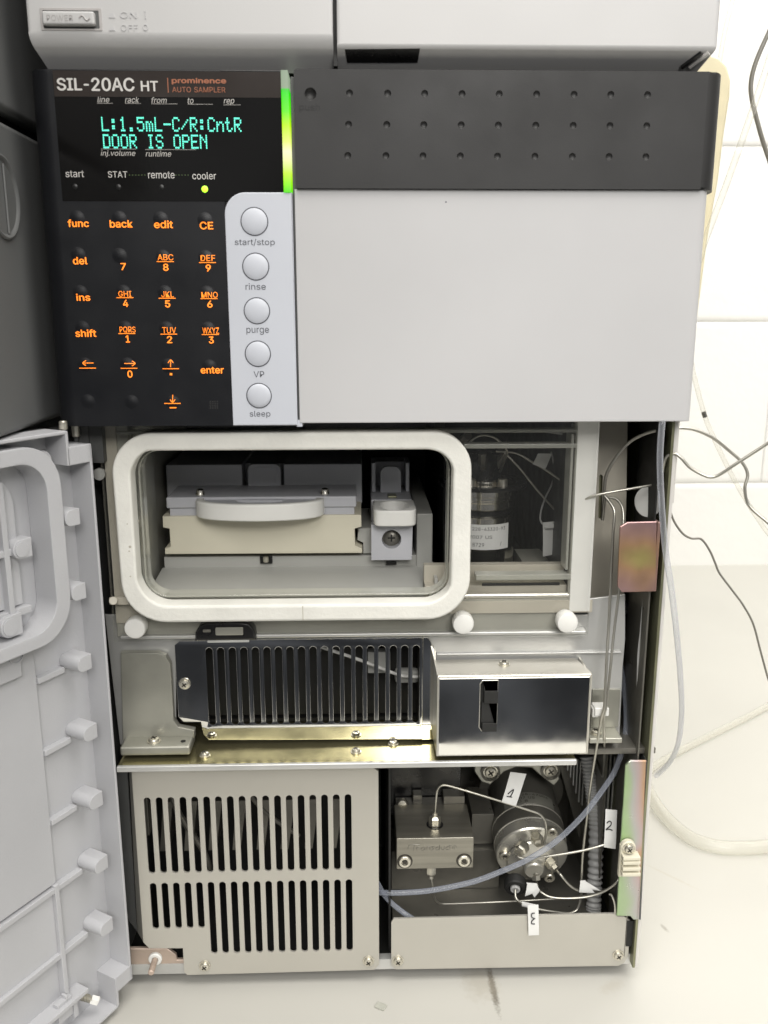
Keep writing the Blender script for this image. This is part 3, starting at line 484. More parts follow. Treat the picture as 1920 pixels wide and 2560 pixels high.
# ================================================================== module on top
um = empty('chromatography_module', (0, 150, 7), 'pale grey instrument on top with a raised power button and dark split line', 'instrument')
ty = -2.5
front = [(lambda m_, d: m_.y < ty+1 and abs(d.x) > .9 and m_.z < 20, 2.6, 5), (lambda m_, d: abs(d.z) > .9 and m_.y < ty+1, 1.6, 4)]
zl = Z(450, 103, ty); zr = Z(1300, 119, ty)
x0, xm0, xm1, x1 = X(69, 60, ty), X(832, 60, ty), X(842, 60, ty), X(1796, 60, ty)
def tapered(x0, x1, y0, y1, zf, zb, r, ztop=235, inset0=0, inset1=0):
    """front body whose underside slopes gently down towards the back"""
    b = bmesh.new(); V = [(x0, y0, zf), (x1, y0, zf), (x1-inset1, y1, zb), (x0+inset0, y1, zb), (x0, y0, ztop), (x1, y0, ztop), (x1, y1, ztop), (x0, y1, ztop)]
    q = [b.verts.new(v) for v in V]
    for f in ((0, 1, 2, 3), (4, 5, 6, 7), (0, 1, 5, 4), (1, 2, 6, 5), (2, 3, 7, 6), (3, 0, 4, 7)): b.faces.new([q[i] for i in f])
    bmesh.ops.recalc_face_normals(b, faces=b.faces)
    es = [e for e in b.edges if {tuple(round(c, 3) for c in v.co) for v in e.verts} == {tuple(round(c, 3) for c in V[0]), tuple(round(c, 3) for c in V[1])}]
    bmesh.ops.bevel(b, geom=es, offset=r, segments=6, profile=.5, affect='EDGES')
    es = [e for e in b.edges if abs(e.verts[0].co.x-e.verts[1].co.x) < .1 and abs(e.verts[0].co.y-e.verts[1].co.y) < .1 and e.calc_length() > 100 and e.verts[0].co.y < y0+.1]
    bmesh.ops.bevel(b, geom=es, offset=1.4, segments=4, profile=.5, affect='EDGES')
    mb = MB(); mb.add(b); return mb
pb = (X(102, 50, ty), X(254, 50, ty), Z(178, 77, ty), Z(178, 20, ty))
left = obj('front_panel', tapered(x0, xm0, ty, 7.5, zl, .9, 3.2, inset0=3.6), 'white2', um)
right = obj('front_panel', tapered(xm1, x1, ty, 7.5, zr, .9, 1.2, inset1=4.5), 'white2', um)
mb = MB(); mb.box(-125, 123, 7.6, 420, 1.0, 235, .3); obj('body', mb, 'gapgrey', um)
mb = MB(); mb.box(xm0+.02, xm1-.02, 1.2, 7.3, 2, 234, 0); obj('split_gap', mb, 'void', um)
pt = WZ(860, 122, 7.6); 
mb = MB(); zz = 6.1
cn = Vector((0, -(zr-.9), -(7.5-ty))).normalized(); co_ = Vector((0, ty, zr))
def CH(px, py, d=.0):                           # point of the sloping underside seen at a photo position, d proud of it
    v = ray(px, py); o = co_+cn*d; return CAM+v*((o-CAM).dot(cn)/v.dot(cn))
sl_ = [CH(862, 124, .12), CH(1050, 122, .12), CH(1044, 157, .12), CH(868, 157, .12)]
mb.poly(sl_ + [p-cn*.6 for p in sl_],
        [(0, 1, 2, 3), (4, 5, 6, 7), (0, 1, 5, 4), (1, 2, 6, 5), (2, 3, 7, 6), (3, 0, 4, 7)])
obj('finger_slot', mb, 'black', um)
mb = MB(); p, q = CH(1754, 131, 0), CH(1704, 168, 0)
mb.tube([p, q], 1.0, 8); obj('gap_line', mb, 'black', um)  # black strip standing in for the dark gap beside the front panel
mb = MB(); p, q = CH(1772, 131, 0), CH(1724, 168, 0)
mb.tube([p, q], 1.0, 8); obj('edge_trim', mb, 'outer', um)
# power button in its recess
bx0, bx1, bz0, bz1 = pb
mb = MB(); mb.plate([rrect(bx0-.1, bx1+.1, bz0, bz1, .4), rrect(bx0+.9, bx1-.9, bz0+.7, bz1-.9, .3)], ty-.25, ty+.2, .1)
fr = obj('button_bezel', mb, 'emboss', um)
mb = MB(); mb.box(bx0+.9, bx1-.9, ty-.05, ty+.1, bz0+.7, bz1-.9, 0); obj('button_recess', mb, 'gapgrey', um)
mb = MB(); mb.box(bx0+1.1, bx1-2.1, ty-2.3, ty+1, bz0+1.4, bz1-1.6, .8, 4); pbn = obj('power_button', mb, 'white2', um)
obj('lettering', textpx('POWER', (117, 182, 37, 52), ty-2.3, thick=.12), 'emboss', pbn)
mb = MB(); mb.tube([W(198+t*1.0, 45-6*math.sin(2*math.pi*t/26), ty-2.35) for t in range(0, 27, 2)], .28, 6); obj('lettering', mb, 'emboss', pbn)
for s_, bx in (('ON', (300, 342, 30, 46)), ('I', (361, 365, 28, 47)), ('OFF', (302, 344, 62, 78)), ('O', (357, 370, 61, 77))):
    obj('lettering', textpx(s_, bx, ty, thick=.18), 'white', left)
for yy, f in ((38, 0), (70, 3)):
    mb = MB(); mb.plate([L([(272, yy+7), (288, yy+7), (284, yy-5+f), (276, yy-5+f)], ty)], ty-.18, ty, 0); obj('lettering', mb, 'white', left)

# yellowed cream panel standing behind, at the upper right
mb = MB(); PY = 210
pts = L([(1705, 130), (1772, 133), (1800, 143), (1819, 165), (1828, 200), (1826, 240), (1812, 330), (1797, 450), (1770, 600), (1745, 790), (1722, 930), (1650, 1020)], PY)+[(X(1650, 1020, PY), BZ+.2), (X(1600, 1040, PY), BZ+.2), (X(1600, 1040, PY), Z(1700, 130, PY))]
mb.plate([pts], PY, PY+6, 1.5)
obj('side_panel', mb, 'creampanel', label='yellowed cream plastic panel with a rounded corner behind the dark band', cat='panel')
# ================================================================== the autosampler
A = empty('autosampler', (0, 200, BZ), 'open autosampler instrument with a lit keypad above exposed metal workings', 'autosampler')
XR = 129.0
# ---- keypad panel: black moulding with a rounded left side
kx0, kx1, kz0, kz1 = X(113.5, 620, 6), -33.7, -134.4, 0.2
lz = -46.2
mb = MB(); mb.box(kx0, -59.2, 0, 42, kz0, kz1, 0, edges=[(lambda m_, d: abs(d.z) > .9 and m_.x < kx0+1 and m_.y < 1, 8.5, 10), (lambda m_, d: abs(d.x) > .9 and m_.y < 1 and m_.z > -1, .8, 2)])
kp = obj('keypad_panel', mb, 'membrane', A)
mb = MB(); mb.box(-59.2, kx1-.6, .3, 42, kz0, kz1, .3); obj('panel_core', mb, 'black', kp)
# glossy display window over the top part, brown band across its top
wx0 = -121.6; wx1 = X(706, 330, 0); wz0 = Z(350, 503, 0)
mb = MB(); mb.plate([rrect(wx0, wx1, wz0, kz1-.6, .2)], -.12, .4, 0); dw = obj('display_window', mb, 'gloss', A)
mb = MB(); mb.plate([rrect(wx0+.1, wx1-.1, Z(400, 243, 0), kz1-.7, .2)], -.2, 0, 0); obj('brown_band', mb, 'brown', dw)  # thin brown strip laid over the upper end of the window
T1 = lambda a, b, c, d: (a/2.074, b/2.074, c/2.074, d/2.074)
T2 = lambda a, b, c, d: (a/2.074, b/2.074, 480+c/2.074, 480+d/2.074)
yf = -.22
def let(s, box, m, p, y=yf, **k): return obj('lettering', textpx(s, box, y, **k), m, p)
for s_, bx in (('SIL', (294, 425, 403, 471)), ('-', (434, 461, 434, 445)), ('20AC', (473, 697, 402, 474))): let(s_, T1(*bx), 'whitetext', dw, bold=.17)
let('HT', T1(730, 820, 419, 474), 'whitetext', dw, bold=.12)
let('prominence', T1(890, 1173, 403, 440), 'browntext', dw, bold=.13)
let('AUTO SAMPLER', T1(893, 1168, 451, 479), 'browntext', dw)
mb = MB(); mb.box(X(419, 210, 0), X(421, 210, 0), yf-.05, yf, Z(420, 232, 0), Z(420, 195, 0), 0); obj('divider_line', mb, 'browntext', dw)
yw = -.13
for s_, bx in (('line', (505, 567, 500, 531)), ('rack', (648, 722, 502, 533)), ('from', (785, 865, 504, 534)), ('to', (973, 1003, 508, 537)), ('rep', (1160, 1215, 514, 545)),
               ('inj.volume', (522, 702, 780, 815)), ('runtime', (755, 888, 782, 812))):
    let(s_, T1(*bx), 'dimtext', dw, y=yw, shear=.22)
for a, b, y_ in ((505, 585, 536), (650, 728, 537), (785, 918, 539), (975, 1105, 541), (1160, 1243, 544), (525, 705, 773), (755, 1020, 776)):
    mb = MB(); q0, q1 = X(a/2.074, y_/2.074, 0), X(b/2.074, y_/2.074, 0); zz = Z((a+b)/4.148, y_/2.074, 0)
    t = q0
    while t < q1: mb.box(t, t+.32, yw-.05, yw, zz-.09, zz+.09, 0); t += .5
    obj('underline', mb, 'dimtext', dw)
for s_, bx in (('start', (340, 435, 885, 919)), ('STAT', (560, 660, 888, 921)), ('remote', (768, 905, 890, 925)), ('cooler', (997, 1120, 893, 930))):
    let(s_, T1(*bx), 'whitetext', dw, y=yw)
mb = MB()
for a, b in ((672, 762), (912, 992)):
    t = a
    while t < b: 
        p = W(t/2.074, 908/2.074, 0); mb.box(p.x-.2, p.x+.2, yw-.04, yw, p.z-.2, p.z+.2, 0); t += 16
obj('dotted_line', mb, 'dotgreen', dw)
# dot matrix read-out
F = {'L': '10000 10000 10000 10000 10000 10000 11111', ':': '00000 01100 01100 00000 01100 01100 00000', '1': '00100 01100 00100 00100 00100 00100 01110',
     '.': '00000 00000 00000 00000 00000 01100 01100', '5': '11111 10000 11110 00001 00001 10001 01110', 'm': '00000 00000 11010 10101 10101 10101 10101',
     '-': '00000 00000 00000 11111 00000 00000 00000', 'C': '01110 10001 10000 10000 10000 10001 01110', '/': '00000 00001 00010 00100 01000 10000 00000',
     'R': '11110 10001 10001 11110 10100 10010 10001', 'n': '00000 00000 10110 11001 10001 10001 10001', 't': '01000 01000 11100 01000 01000 01001 00110',
     'D': '11110 10001 10001 10001 10001 10001 11110', 'O': '01110 10001 10001 10001 10001 10001 01110', 'I': '01110 00100 00100 00100 00100 00100 01110',
     'S': '01110 10001 10000 01110 00001 10001 01110', 'P': '11110 10001 10001 11110 10000 10000 10000', 'E': '11111 10000 10000 11110 10000 10000 11111', 'N': '10001 11001 10101 10011 10001 10001 10001'}
def matrix(s_, bx):
    a, b, t, d = bx; xa, xb = X(a, (t+d)/2, 0), X(b, (t+d)/2, 0); zt, zb = Z((a+b)/2, t, 0), Z((a+b)/2, d, 0)
    cw = (xb-xa)/(len(s_)*6-1); ch = (zt-zb)/7; mb = MB(); bm = mb.bm
    for i, c in enumerate(s_):
        if c == ' ': continue
        for r, row in enumerate(F[c].split()):
            for q, v in enumerate(row):
                if v == '1':
                    x = xa+(i*6+q)*cw; z = zt-r*ch
                    vs = [bm.verts.new((x+u*cw*.84, yw, z-w*ch*.84)) for u, w in ((0, 0), (1, 0), (1, 1), (0, 1))]; bm.faces.new(vs)
                    bm.faces.new([bm.verts.new((v_.co.x, yw+.08, v_.co.z)) for v_ in vs][::-1])
    return mb
obj('display_text', matrix('L:1.5mL-C/R:CntR', T1(527, 1252, 608, 684)), 'vfd', dw, smooth=False)
obj('display_text', matrix('DOOR IS OPEN', T1(535, 1075, 698, 772)), 'vfd', dw, smooth=False)
# indicator lamps
for i, (a, b) in enumerate(((390, 968), (615, 970), (838, 972), (1062, 981))):
    p = W(a/2.074, b/2.074, 0); r = 1.0 if i < 3 else 1.25
    mb = MB(); mb.lathe([(r, 0), (r, .12), (r*.7, .3), (0, .4)], (p.x, yw+.05, p.z), (0, -1, 0), 24)
    obj('indicator_lamp', mb, 'led' if i == 3 else 'ledoff', A, label=('lit green cooler lamp' if i == 3 else None))
# green status bar between window and door
bx0, bx1 = X(705.5, 330, -.5), X(727.5, 330, -.5)
mb = MB(); mb.box(X(705.5, 330, 0), X(725.5, 330, 0), -.9, 8, Z(728, 481, 0), kz1-.2, 0, edges=[(lambda m_, d: abs(d.z) > .9 and m_.y < 0, .5, 2), (lambda m_, d: abs(d.y) > .9 and m_.z > -2 and m_.x > -34.5, 1.6, 4)])
obj('status_bar', mb, 'bar', A, label='glowing green status bar')
# pale strip with the round buttons
sx0, sx1, sz1 = X(571, 760, 0), X(737, 760, 0), Z(640, 481, 0)
mb = MB(); mb.plate([rrect(sx0, sx1, kz0-.05, sz1, [.2, 8.2, .2, .2], 10)], -.45, 8, .35, bseg=3); bs = obj('button_strip', mb, 'strip', A)
for s_, bx in (('start/stop', (1217, 1425, 243, 283)), ('rinse', (1273, 1378, 473, 507)), ('purge', (1278, 1395, 704, 740)), ('VP', (1315, 1370, 929, 960)), ('sleep', (1295, 1402, 1135, 1172))):
    let(s_, T2(*bx), 'legend', bs, y=-.47)
for a, b, r in ((1319, 153, 73), (1326, 387, 72), (1332, 616, 71), (1337, 839, 71), (1343, 1056, 70)):
    p = W(a/2.074, 480+b/2.074, -.5); R_ = r/2.074/6.47
    mb = MB(); mb.lathe([(R_, 0), (R_, .1), (R_-.42, .1), (R_-.42, 0)], (p.x, -.44, p.z), (0, -1, 0), 40); rg = mb
    mb = MB(); mb.lathe([(R_-.4, 0), (R_-.45, .3), (R_*.75, .62), (R_*.5, .8), (R_*.25, .9), (0, .92)], (p.x, -.40, p.z), (0, -1, 0), 40)
    k_ = obj('round_button', mb, 'strip', A, ang=60); obj('button_ring', rg, 'legend', k_)
# keys: a low dome each, back-lit legend as sub-part
ks = -.42
def key(dx, dy, parts):
    p = W(dx/2.074, 480+dy/2.074, 0); R_ = 3.4
    HD = .46; dome = lambda d: HD*(1-min(1, d/R_)**2)**2
    mb = MB(); mb.lathe([(R_*t/10, dome(R_*t/10)) for t in range(10, -1, -1)], (p.x, .03, p.z), (0, -1, 0), 32)
    k_ = obj('key', mb, 'membrane', A, ang=80)
    for q in parts:
        if q[0] == 'T': lm = textpx(q[1], T2(*q[2]), ks, bold=.085 if q[3] else 0)
        elif q[0] == 'B': lm = MB(); a, b, c, d = T2(*q[1]); xa_, xb_ = X(a, c, 0), X(b, c, 0); [lm.box(xa_+(xb_-xa_)*i/10, xa_+(xb_-xa_)*(i+1)/10, ks-.06, ks, Z(a, d, 0), Z(a, c, 0), 0) for i in range(10)]
        else:
            lm = MB()
            for seg in q[1]: lm.tube([W(a/2.074, 480+b/2.074, ks) for a, b in seg], .16, 5, 8)
        for v in lm.bm.verts: v.co.y += .24-dome(math.hypot(v.co.x-p.x, v.co.z-p.z))
        obj('key_legend', lm, 'orange', k_)
def two(top, tb, ln, low, lb): return [('T', top, tb, 0), ('B', ln), ('T', low, lb, 1)]
key(400, 135, [('T', 'func', (350, 460, 142, 182), 1)]); key(618, 137, [('T', 'back', (568, 687, 145, 185), 1)])
key(832, 140, [('T', 'edit', (798, 896, 147, 188), 1)]); key(1062, 145, [('T', 'CE', (1035, 1105, 154, 194), 1)])
key(405, 325, [('T', 'del', (377, 452, 337, 376), 1)]); key(620, 330, [('T', '7', (625, 652, 368, 405), 1)])
key(845, 338, two('ABC', (817, 898, 323, 354), (813, 902, 359, 363), '8', (845, 873, 371, 409)))
key(1066, 340, two('DEF', (1040, 1115, 327, 358), (1033, 1120, 364, 368), '9', (1066, 1093, 375, 412)))
key(415, 520, [('T', 'ins', (395, 467, 527, 565), 1)])
key(640, 520, two('GHI', (614, 680, 513, 543), (605, 692, 546, 550), '4', (637, 664, 558, 596)))
key(855, 522, two('JKL', (837, 900, 515, 546), (823, 911, 549, 553), '5', (855, 882, 561, 599)))
key(1072, 525, two('MNO', (1044, 1128, 518, 548), (1040, 1128, 551, 555), '6', (1074, 1101, 563, 600)))
key(428, 705, [('T', 'shift', (390, 498, 712, 752), 1)])
key(648, 705, two('PQRS', (620, 702, 698, 731), (615, 702, 732, 736), '1', (651, 672, 743, 781)))
key(862, 708, two('TUV', (842, 912, 701, 732), (833, 919, 735, 739), '2', (865, 892, 746, 784)))
key(1078, 710, two('WXYZ', (1050, 1135, 703, 734), (1047, 1135, 737, 741), '3', (1082, 1108, 749, 786)))
key(440, 895, [('S', [[(484, 887), (431, 887)], [(446, 874), (430, 887), (446, 900)]]), ('B', (412, 498, 911, 915))])
key(660, 895, [('S', [[(645, 889), (698, 889)], [(684, 876), (700, 889), (684, 902)]]), ('B', (626, 713, 912, 916)), ('T', '0', (660, 686, 925, 963), 1)])
key(872, 900, [('S', [[(885, 908), (885, 872)], [(872, 886), (885, 871), (898, 886)]]), ('B', (843, 928, 914, 918)), ('B', (881, 893, 939, 950))])
key(1085, 905, [('T', 'enter', (1040, 1160, 907, 942), 1)])
key(455, 1085, []); key(682, 1088, [])
key(895, 1090, [('S', [[(895, 1052), (895, 1089)], [(882, 1076), (895, 1091), (908, 1076)]]), ('B', (852, 937, 1094, 1098)), ('B', (880, 915, 1115, 1121))])
mb = MB()
for i in range(4):
    for j in range(4):
        p = W((1091+i*12)/2.074, 480+(1087+j*11)/2.074, 0); mb.box(p.x-.3, p.x+.3, -.06, .1, p.z-.3, p.z+.3, 0)
obj('speaker_grille', mb, 'dark', kp)
# ---- right-hand front cover: white door with a dark band across its top
mb = MB(); gx0, gx1 = X(739, 700, 1), X(756, 900, 1)
mb.box(sx1+.15, -30.5, 1.2, 30, kz0-.3, kz1-2, .2); obj('cover_side', mb, 'gapgrey', A)
dx0 = X(737, 300, -1.2); dx1 = X(1784, 330, 13); dz1 = Z(1200, 175, -1.2); dz0 = Z(1200, 472, -1.2)
cols = [871.5, 967, 1059.5, 1153, 1246, 1339.5, 1433, 1525, 1617]; rows = [235, 313, 390.5]
holes = [(X(c-(r_-313)*.028+0, r_, -1.2), Z(1246, r_, -1.2)) for r_ in rows for c in cols]
ph = W(776, 235, -1.2)
dim = [circ(a, c, 1.35, 16) for a, c in holes] + [circ(ph.x, ph.z, 2.3, 20)]
outl = rrect(dx0, dx1-9, dz0, dz1, [0, 1.2, .6, 0], 3)
mb = MB(); mb.plate([outl]+dim, -1.2, 1.2, 0)
# rounded right end, swept round to the side
xe = dx1-9
mb.box(dx0+.3, dx1, -1.2, 26, dz0, dz1, 0, edges=[(lambda m_, d: abs(d.z) > .9 and m_.x > dx1-1 and m_.y < 0, 8.9, 12)]) if False else None
b = bmesh.new(); ang = [math.radians(-90+90*i/14) for i in range(15)]
prof = [(xe, -1.2)]+[(xe+9*math.cos(t), 16+(-1.2)+16*math.sin(t)) for t in ang]+[(dx1, 30), (xe, 30)]
lo = [b.verts.new((a, c, dz0)) for a, c in prof]; hi = [b.verts.new((a, c, dz1)) for a, c in prof]
for i in range(len(prof)): b.faces.new((lo[i], lo[(i+1) % len(prof)], hi[(i+1) % len(prof)], hi[i]))
b.faces.new(lo); b.faces.new(hi)
bmesh.ops.bevel(b, geom=[e for e in b.edges if abs(e.verts[0].co.z-e.verts[1].co.z) < .01 and e.verts[0].co.y < 20 and e.verts[1].co.y < 20 and abs(e.verts[0].co.x-xe)+abs(e.verts[1].co.x-xe) > .01], offset=.7, segments=2, affect='EDGES')
bmesh.ops.recalc_face_normals(b, faces=b.faces); mb.add(b)
mb.box(dx0+.2, xe, 2.6, 30, dz0+.1, dz1-.1, 0)
band = obj('cover_band', mb, 'dark', A)
for (a, c), r_, dp in [(h, 1.35, .7) for h in holes]+[((ph.x, ph.z), 2.3, 1.3)]:
    mb = MB(); mb.lathe([(r_+.03, .02), (r_*.93, .12), (r_*.8, .45*dp+.1), (r_*.5, .85*dp), (r_*.2, dp), (0, dp)], (a, -1.2, c), (0, 1, 0), 20); obj('dimple', mb, 'dark', band, ang=60)
let('push', (748, 800, 259, 280), 'darktext', band, y=-1.2, bold=.03)
mb = MB(); p = W(1759, 469.5, -.4); mb.lathe([(0, -1.2), (1.1, -1.2), (1.3, -.8), (1.3, .4), (0, .4)], (p.x, 3, dz0-.1), (0, 0, 1), 16); obj('pivot_pin', mb, 'dark', band)
mb = MB(); wz1 = dz0-.15
mb.box(X(741, 700, .2), X(1746, 760, 3), .2, 30, Z(1240, 1056, .2), wz1, 0, edges=[(lambda m_, d: abs(d.z) > .9 and m_.x > 120 and m_.y < 1, 3.6, 6), (lambda m_, d: abs(d.x) > .9 and m_.y < 1 and m_.z < -100, .6, 2), (lambda m_, d: abs(d.z) > .9 and m_.x < 0 and m_.y < 1, .4, 2)])
fc = obj('front_cover', mb, 'white', A)
mb = MB(); p = W(1115, 505, .2); mb.lathe([(0, 0), (.35, 0), (.3, .15), (0, .18)], (p.x, .25, p.z), (0, -1, 0), 8); obj('scuff_spot', mb, 'legend', fc)
mb = MB(); mb.box(X(741, 1062, .6), X(756, 1062, .6), .6, 12, Z(748, 1067, .6), Z(748, 1050, .6), .2); obj('corner_foot', mb, 'strip', A)
# ---- chassis: side sheets, back, partitions
mb = MB(); mb.box(-128.5, -127, 12, 480, BZ+8, -2, .2); mb.box(-128.5, XR-1.5, 478, 480, BZ+8, -2, .2); mb.box(-126, 126, 30, 478, -2.4, -1.2, .2)
mb.box(-126.9, 127.4, 112, 476, BZ+9, BZ+10.5, 0)
obj('chassis', mb, 'gapgrey', A)
mb = MB(); mb.box(XR-2.6, XR-1.4, 9, 478, BZ+8, -135, .15); obj('side_sheet', mb, 'olive', A)
mb = MB(); mb.box(XR-1.1, XR+.5, 10, 478, BZ+8, -2, .3); mb.box(XR+.6, XR+1.8, 12, 478, Z(1688, 1258, 12), -134, .3); obj('outer_cover', mb, 'outer', A)
mb = MB(); mb.box(-126.5, XR-2.8, 236, 238, BZ+11, -3, 0)                      # inner bulkhead
mb.box(-126.5, XR-2.8, 40, 236, -232.5, -231, 0); mb.box(-126.5, XR-2.8, 45, 236, -289, -287.5, 0)
mb.box(117.2, 118.4, 44, 236, -289, -3, 0)
obj('bulkhead', mb, 'void', A)
PLAN = Matrix(((1, 0, 0, 0), (0, 0, 1, 0), (0, -1, 0, 0), (0, 0, 0, 1)))    # sheet outlines given in plan (x, y), thickness along -z
def planplate(mb, loops, zb, zt, bv=.3, bseg=2): return mb.plate(loops, -zt, -zb, bv, PLAN, bseg)
# ---- screws: one pan head with a cross recess, copied
def make_screw(parent, pos, r=2.4, axis=(0, -1, 0)):
    o = Vector(pos); mb = MB()
    mb.lathe([(r*1.25, 0), (r*1.25, .45), (r, .5), (r, 1.0), (r*.86, 1.55), (r*.5, 1.85), (0, 1.95)], o, axis, 28)
    s_ = obj('screw', mb, 'screw', parent)
    q = Vector((0, -1, 0)).rotation_difference(Vector(axis)); mb = MB(); mb2 = MB()
    for an in (35, 125):
        c = math.cos(math.radians(an)); d = math.sin(math.radians(an)); w = r*.13; l = r*.55
        ps = [(c*l-d*w, d*l+c*w), (c*l+d*w, d*l-c*w), (-c*l+d*w, -d*l-c*w), (-c*l-d*w, -d*l+c*w)]
        mb.plate([ps], -2.02, -1.2, 0)
    mb.xf(Matrix.Translation(o) @ q.to_matrix().to_4x4())
    obj('cross_recess', mb, 'screwdark', s_); return s_
SCR = {}
def screw(parent, pos, r=2.4, axis=(0, -1, 0)):
    k = (round(r, 1), axis)
    if k not in SCR:
        s_ = make_screw(parent, pos, r, axis); SCR[k] = (s_, ORG[s_.name]-Vector(pos)); return s_
    src, off = SCR[k]
    return copy(src, Vector(pos)+off, parent)

# ================================================================== sample chamber
gy = 5.5
gx0, gx1 = X(288, 1290, gy), X(1178, 1300, gy); gz1, gz0 = Z(700, 1082, gy), Z(740, 1554, gy)
mb = MB(); b = 7.9
outer = rrect(gx0, gx1, gz0, gz1, [17, 17, 19.5, 18.5], 10); inner = rrect(gx0+b-.4, gx1-b-.2, gz0+b, gz1-b+.5, [11.5, 10.5, 12.5, 11.5], 10)
inner = [(x+.35*math.sin(z*.33+x*.05), z+.12*math.sin(x*.5)) for x, z in inner]; outer = [(x+.2*math.sin(z*.21), z) for x, z in outer]
mb.plate([outer, inner], gy, 15.5, 1.2, bseg=3)
ga = obj('door_gasket', mb, 'foam', A)
mb = MB(); p = W(757, 1523, gy); mb.box(p.x-.18, p.x+.18, gy-.05, gy+1, gz0+.7, gz0+b-.7, 0); obj('gasket_joint', mb, 'beige', ga)
mb = MB()
for a, c, r in ((325, 1367, .6), (323, 1378, .4), (326, 1441, .35), (318, 1310, .3), (346, 1302, .35)):
    p = W(a, c, gy-.03); mb.lathe([(r, 0), (r*.8, .05), (0, .06)], (p.x, gy+.0, p.z), (0, -1, 0), 8)
obj('dirt_spots', mb, 'beige', ga)
# clear pane carrying the gasket
ay = 15.6
mb = MB(); pin = rrect(gx0+b+1.2, gx1-b-1.4, gz0+b+1.3, gz1-b-.9, 9, 8)
px1 = X(1484, 1300, 17)
mb.plate([rrect(-119.2, px1, Z(700, 1600, ay), -135.5, .5), pin], ay, ay+4, .15)
ac = obj('acrylic_window', mb, 'acrylic', A)
mb = MB(); pin2 = rrect(gx0+b+.4, gx1-b-.6, gz0+b+.5, gz1-b-.2, 10, 8)
mb.plate([pin2, pin], ay+.1, ay+9, .1); obj('window_rim', mb, 'acrylic_edge', ac)
for (a, b_, c, d, ya, yb) in ((1160, 1466, 1110, 1121, 20, 27), (1190, 1466, 1437, 1450, 20, 27), (1421, 1428, 1085, 1425, 20.2, 30), (1433, 1441, 1065, 1430, 20.2, 30), (285, 1466, 1076, 1084, 20.4, 28)):
    mb = MB(); xm, ym = (a+b_)/2, (c+d)/2; mb.box(X(a, ym, ya), X(b_, ym, ya), ya, yb, Z(xm, d, ya), Z(xm, c, ya), .3); obj('window_edge', mb, 'acrylic_edge', ac)
for a, c in ((1460, 1121), (1451, 1450)):
    mb = MB(); p = W(a, c, 20); mb.box(p.x-1, p.x+1, 20, 21, p.z-1.5, p.z+1.5, 0); obj('window_stop', mb, 'housing', ac)
mb = MB()
for a, c in ((378, 1478), (398, 1490), (368, 1462), (1098, 1488), (1082, 1494), (1112, 1478)):
    p = W(a, c, 17); mb.box(p.x-1.6, p.x+1.2, 17, 20, p.z-1, p.z+1.1, .4)
obj('glue_bead', mb, 'acrylic_edge', ac)
# insulated housing behind it
hx0, hx1 = X(338, 1300, 24), X(1434, 1250, 21); hz0, hz1 = Z(730, 1503, 21), -133
mb = MB(); mb.plate([rrect(-119, hx1+1, -234, -133, .3), rrect(hx0, hx1-.5, hz0, hz1-3, 1)], 21, 24, .2)
ho = obj('chamber_housing', mb, 'housing', A)
mb = MB(); mb.box(hx0-1.5, hx0, 24, 150, hz0-8, hz1, .2); obj('side_wall', mb, 'housing', ho)
mb = MB(); mb.box(hx0+.2, hx0+1.2, 26, 60, hz0, hz1-2, .1); obj('wall_liner', mb, 'acrylic_edge', ho)
mb = MB(); mb.box(hx0-1, hx1+2, 200, 203, hz0-8, hz1, 0); mb.box(hx0-1, hx1+2, 60, 200, -136, -134, 0); mb.box(hx1+.2, hx1+2, 24, 200, hz0-8, hz1, 0)
mb.box(X(1100, 1300, 90), X(1096, 1300, 90)+1, 70, 200, hz0-6, hz1, 0); mb.box(hx0, hx1, 24, 200, -229, -227, 0)
obj('inner_walls', mb, 'inner', ho)
mb = MB(); mb.box(hx1+.1, X(1487, 1300, 19.6), 19.7, 23.5, Z(1460, 1530, 19), -133, .3); obj('frame_strip', mb, 'wht', ho)
mb = MB(); mb.box(-118.8, X(305, 1300, 19.8), 19.8, 20.9, Z(300, 1560, 19), -135, .2); obj('frame_strip', mb, 'beige', ho)
mb = MB(); mb.box(X(272, 1500, 14), X(322, 1500, 14), 14, 15.5, Z(300, 1513, 14), Z(300, 1494, 14), .5); mb.cyl(W(283, 1502, 14.5), W(283, 1502, 9), 1.8); obj('left_tab', mb, 'beige', ho)
mb = MB(); q = W(1250, 1412, 31); mb.box(X(1060, 1430, 31), hx1-.3, 31, 36, -228, q.z, .3); mb.box(X(1060, 1430, 31), hx1-.3, 24.5, 36, -228, q.z-8, .3); obj('threshold', mb, 'beige', ho)
mb = MB(); p0, p1 = W(1150, 1490, 22.2), W(1424, 1488, 22.2); mb.cyl(p0+Vector((0, 0, 0)), (p1.x, p1.y, p0.z), 1.5); obj('guide_rod', mb, 'steel', ho)
mb = MB(); p0, p1 = W(1205, 1462, 24.2), W(1400, 1458, 24.2); mb.box(p0.x, p1.x, 24.3, 25, p0.z-.7, p0.z+.7, .3); obj('guide_slot', mb, 'void', ho)
mb = MB(); mb.box(-116, X(1480, 1520, 20.5), 19.9, 20.9, Z(900, 1537, 20), Z(900, 1506, 20), .2); obj('lower_rail', mb, 'beige', ho)
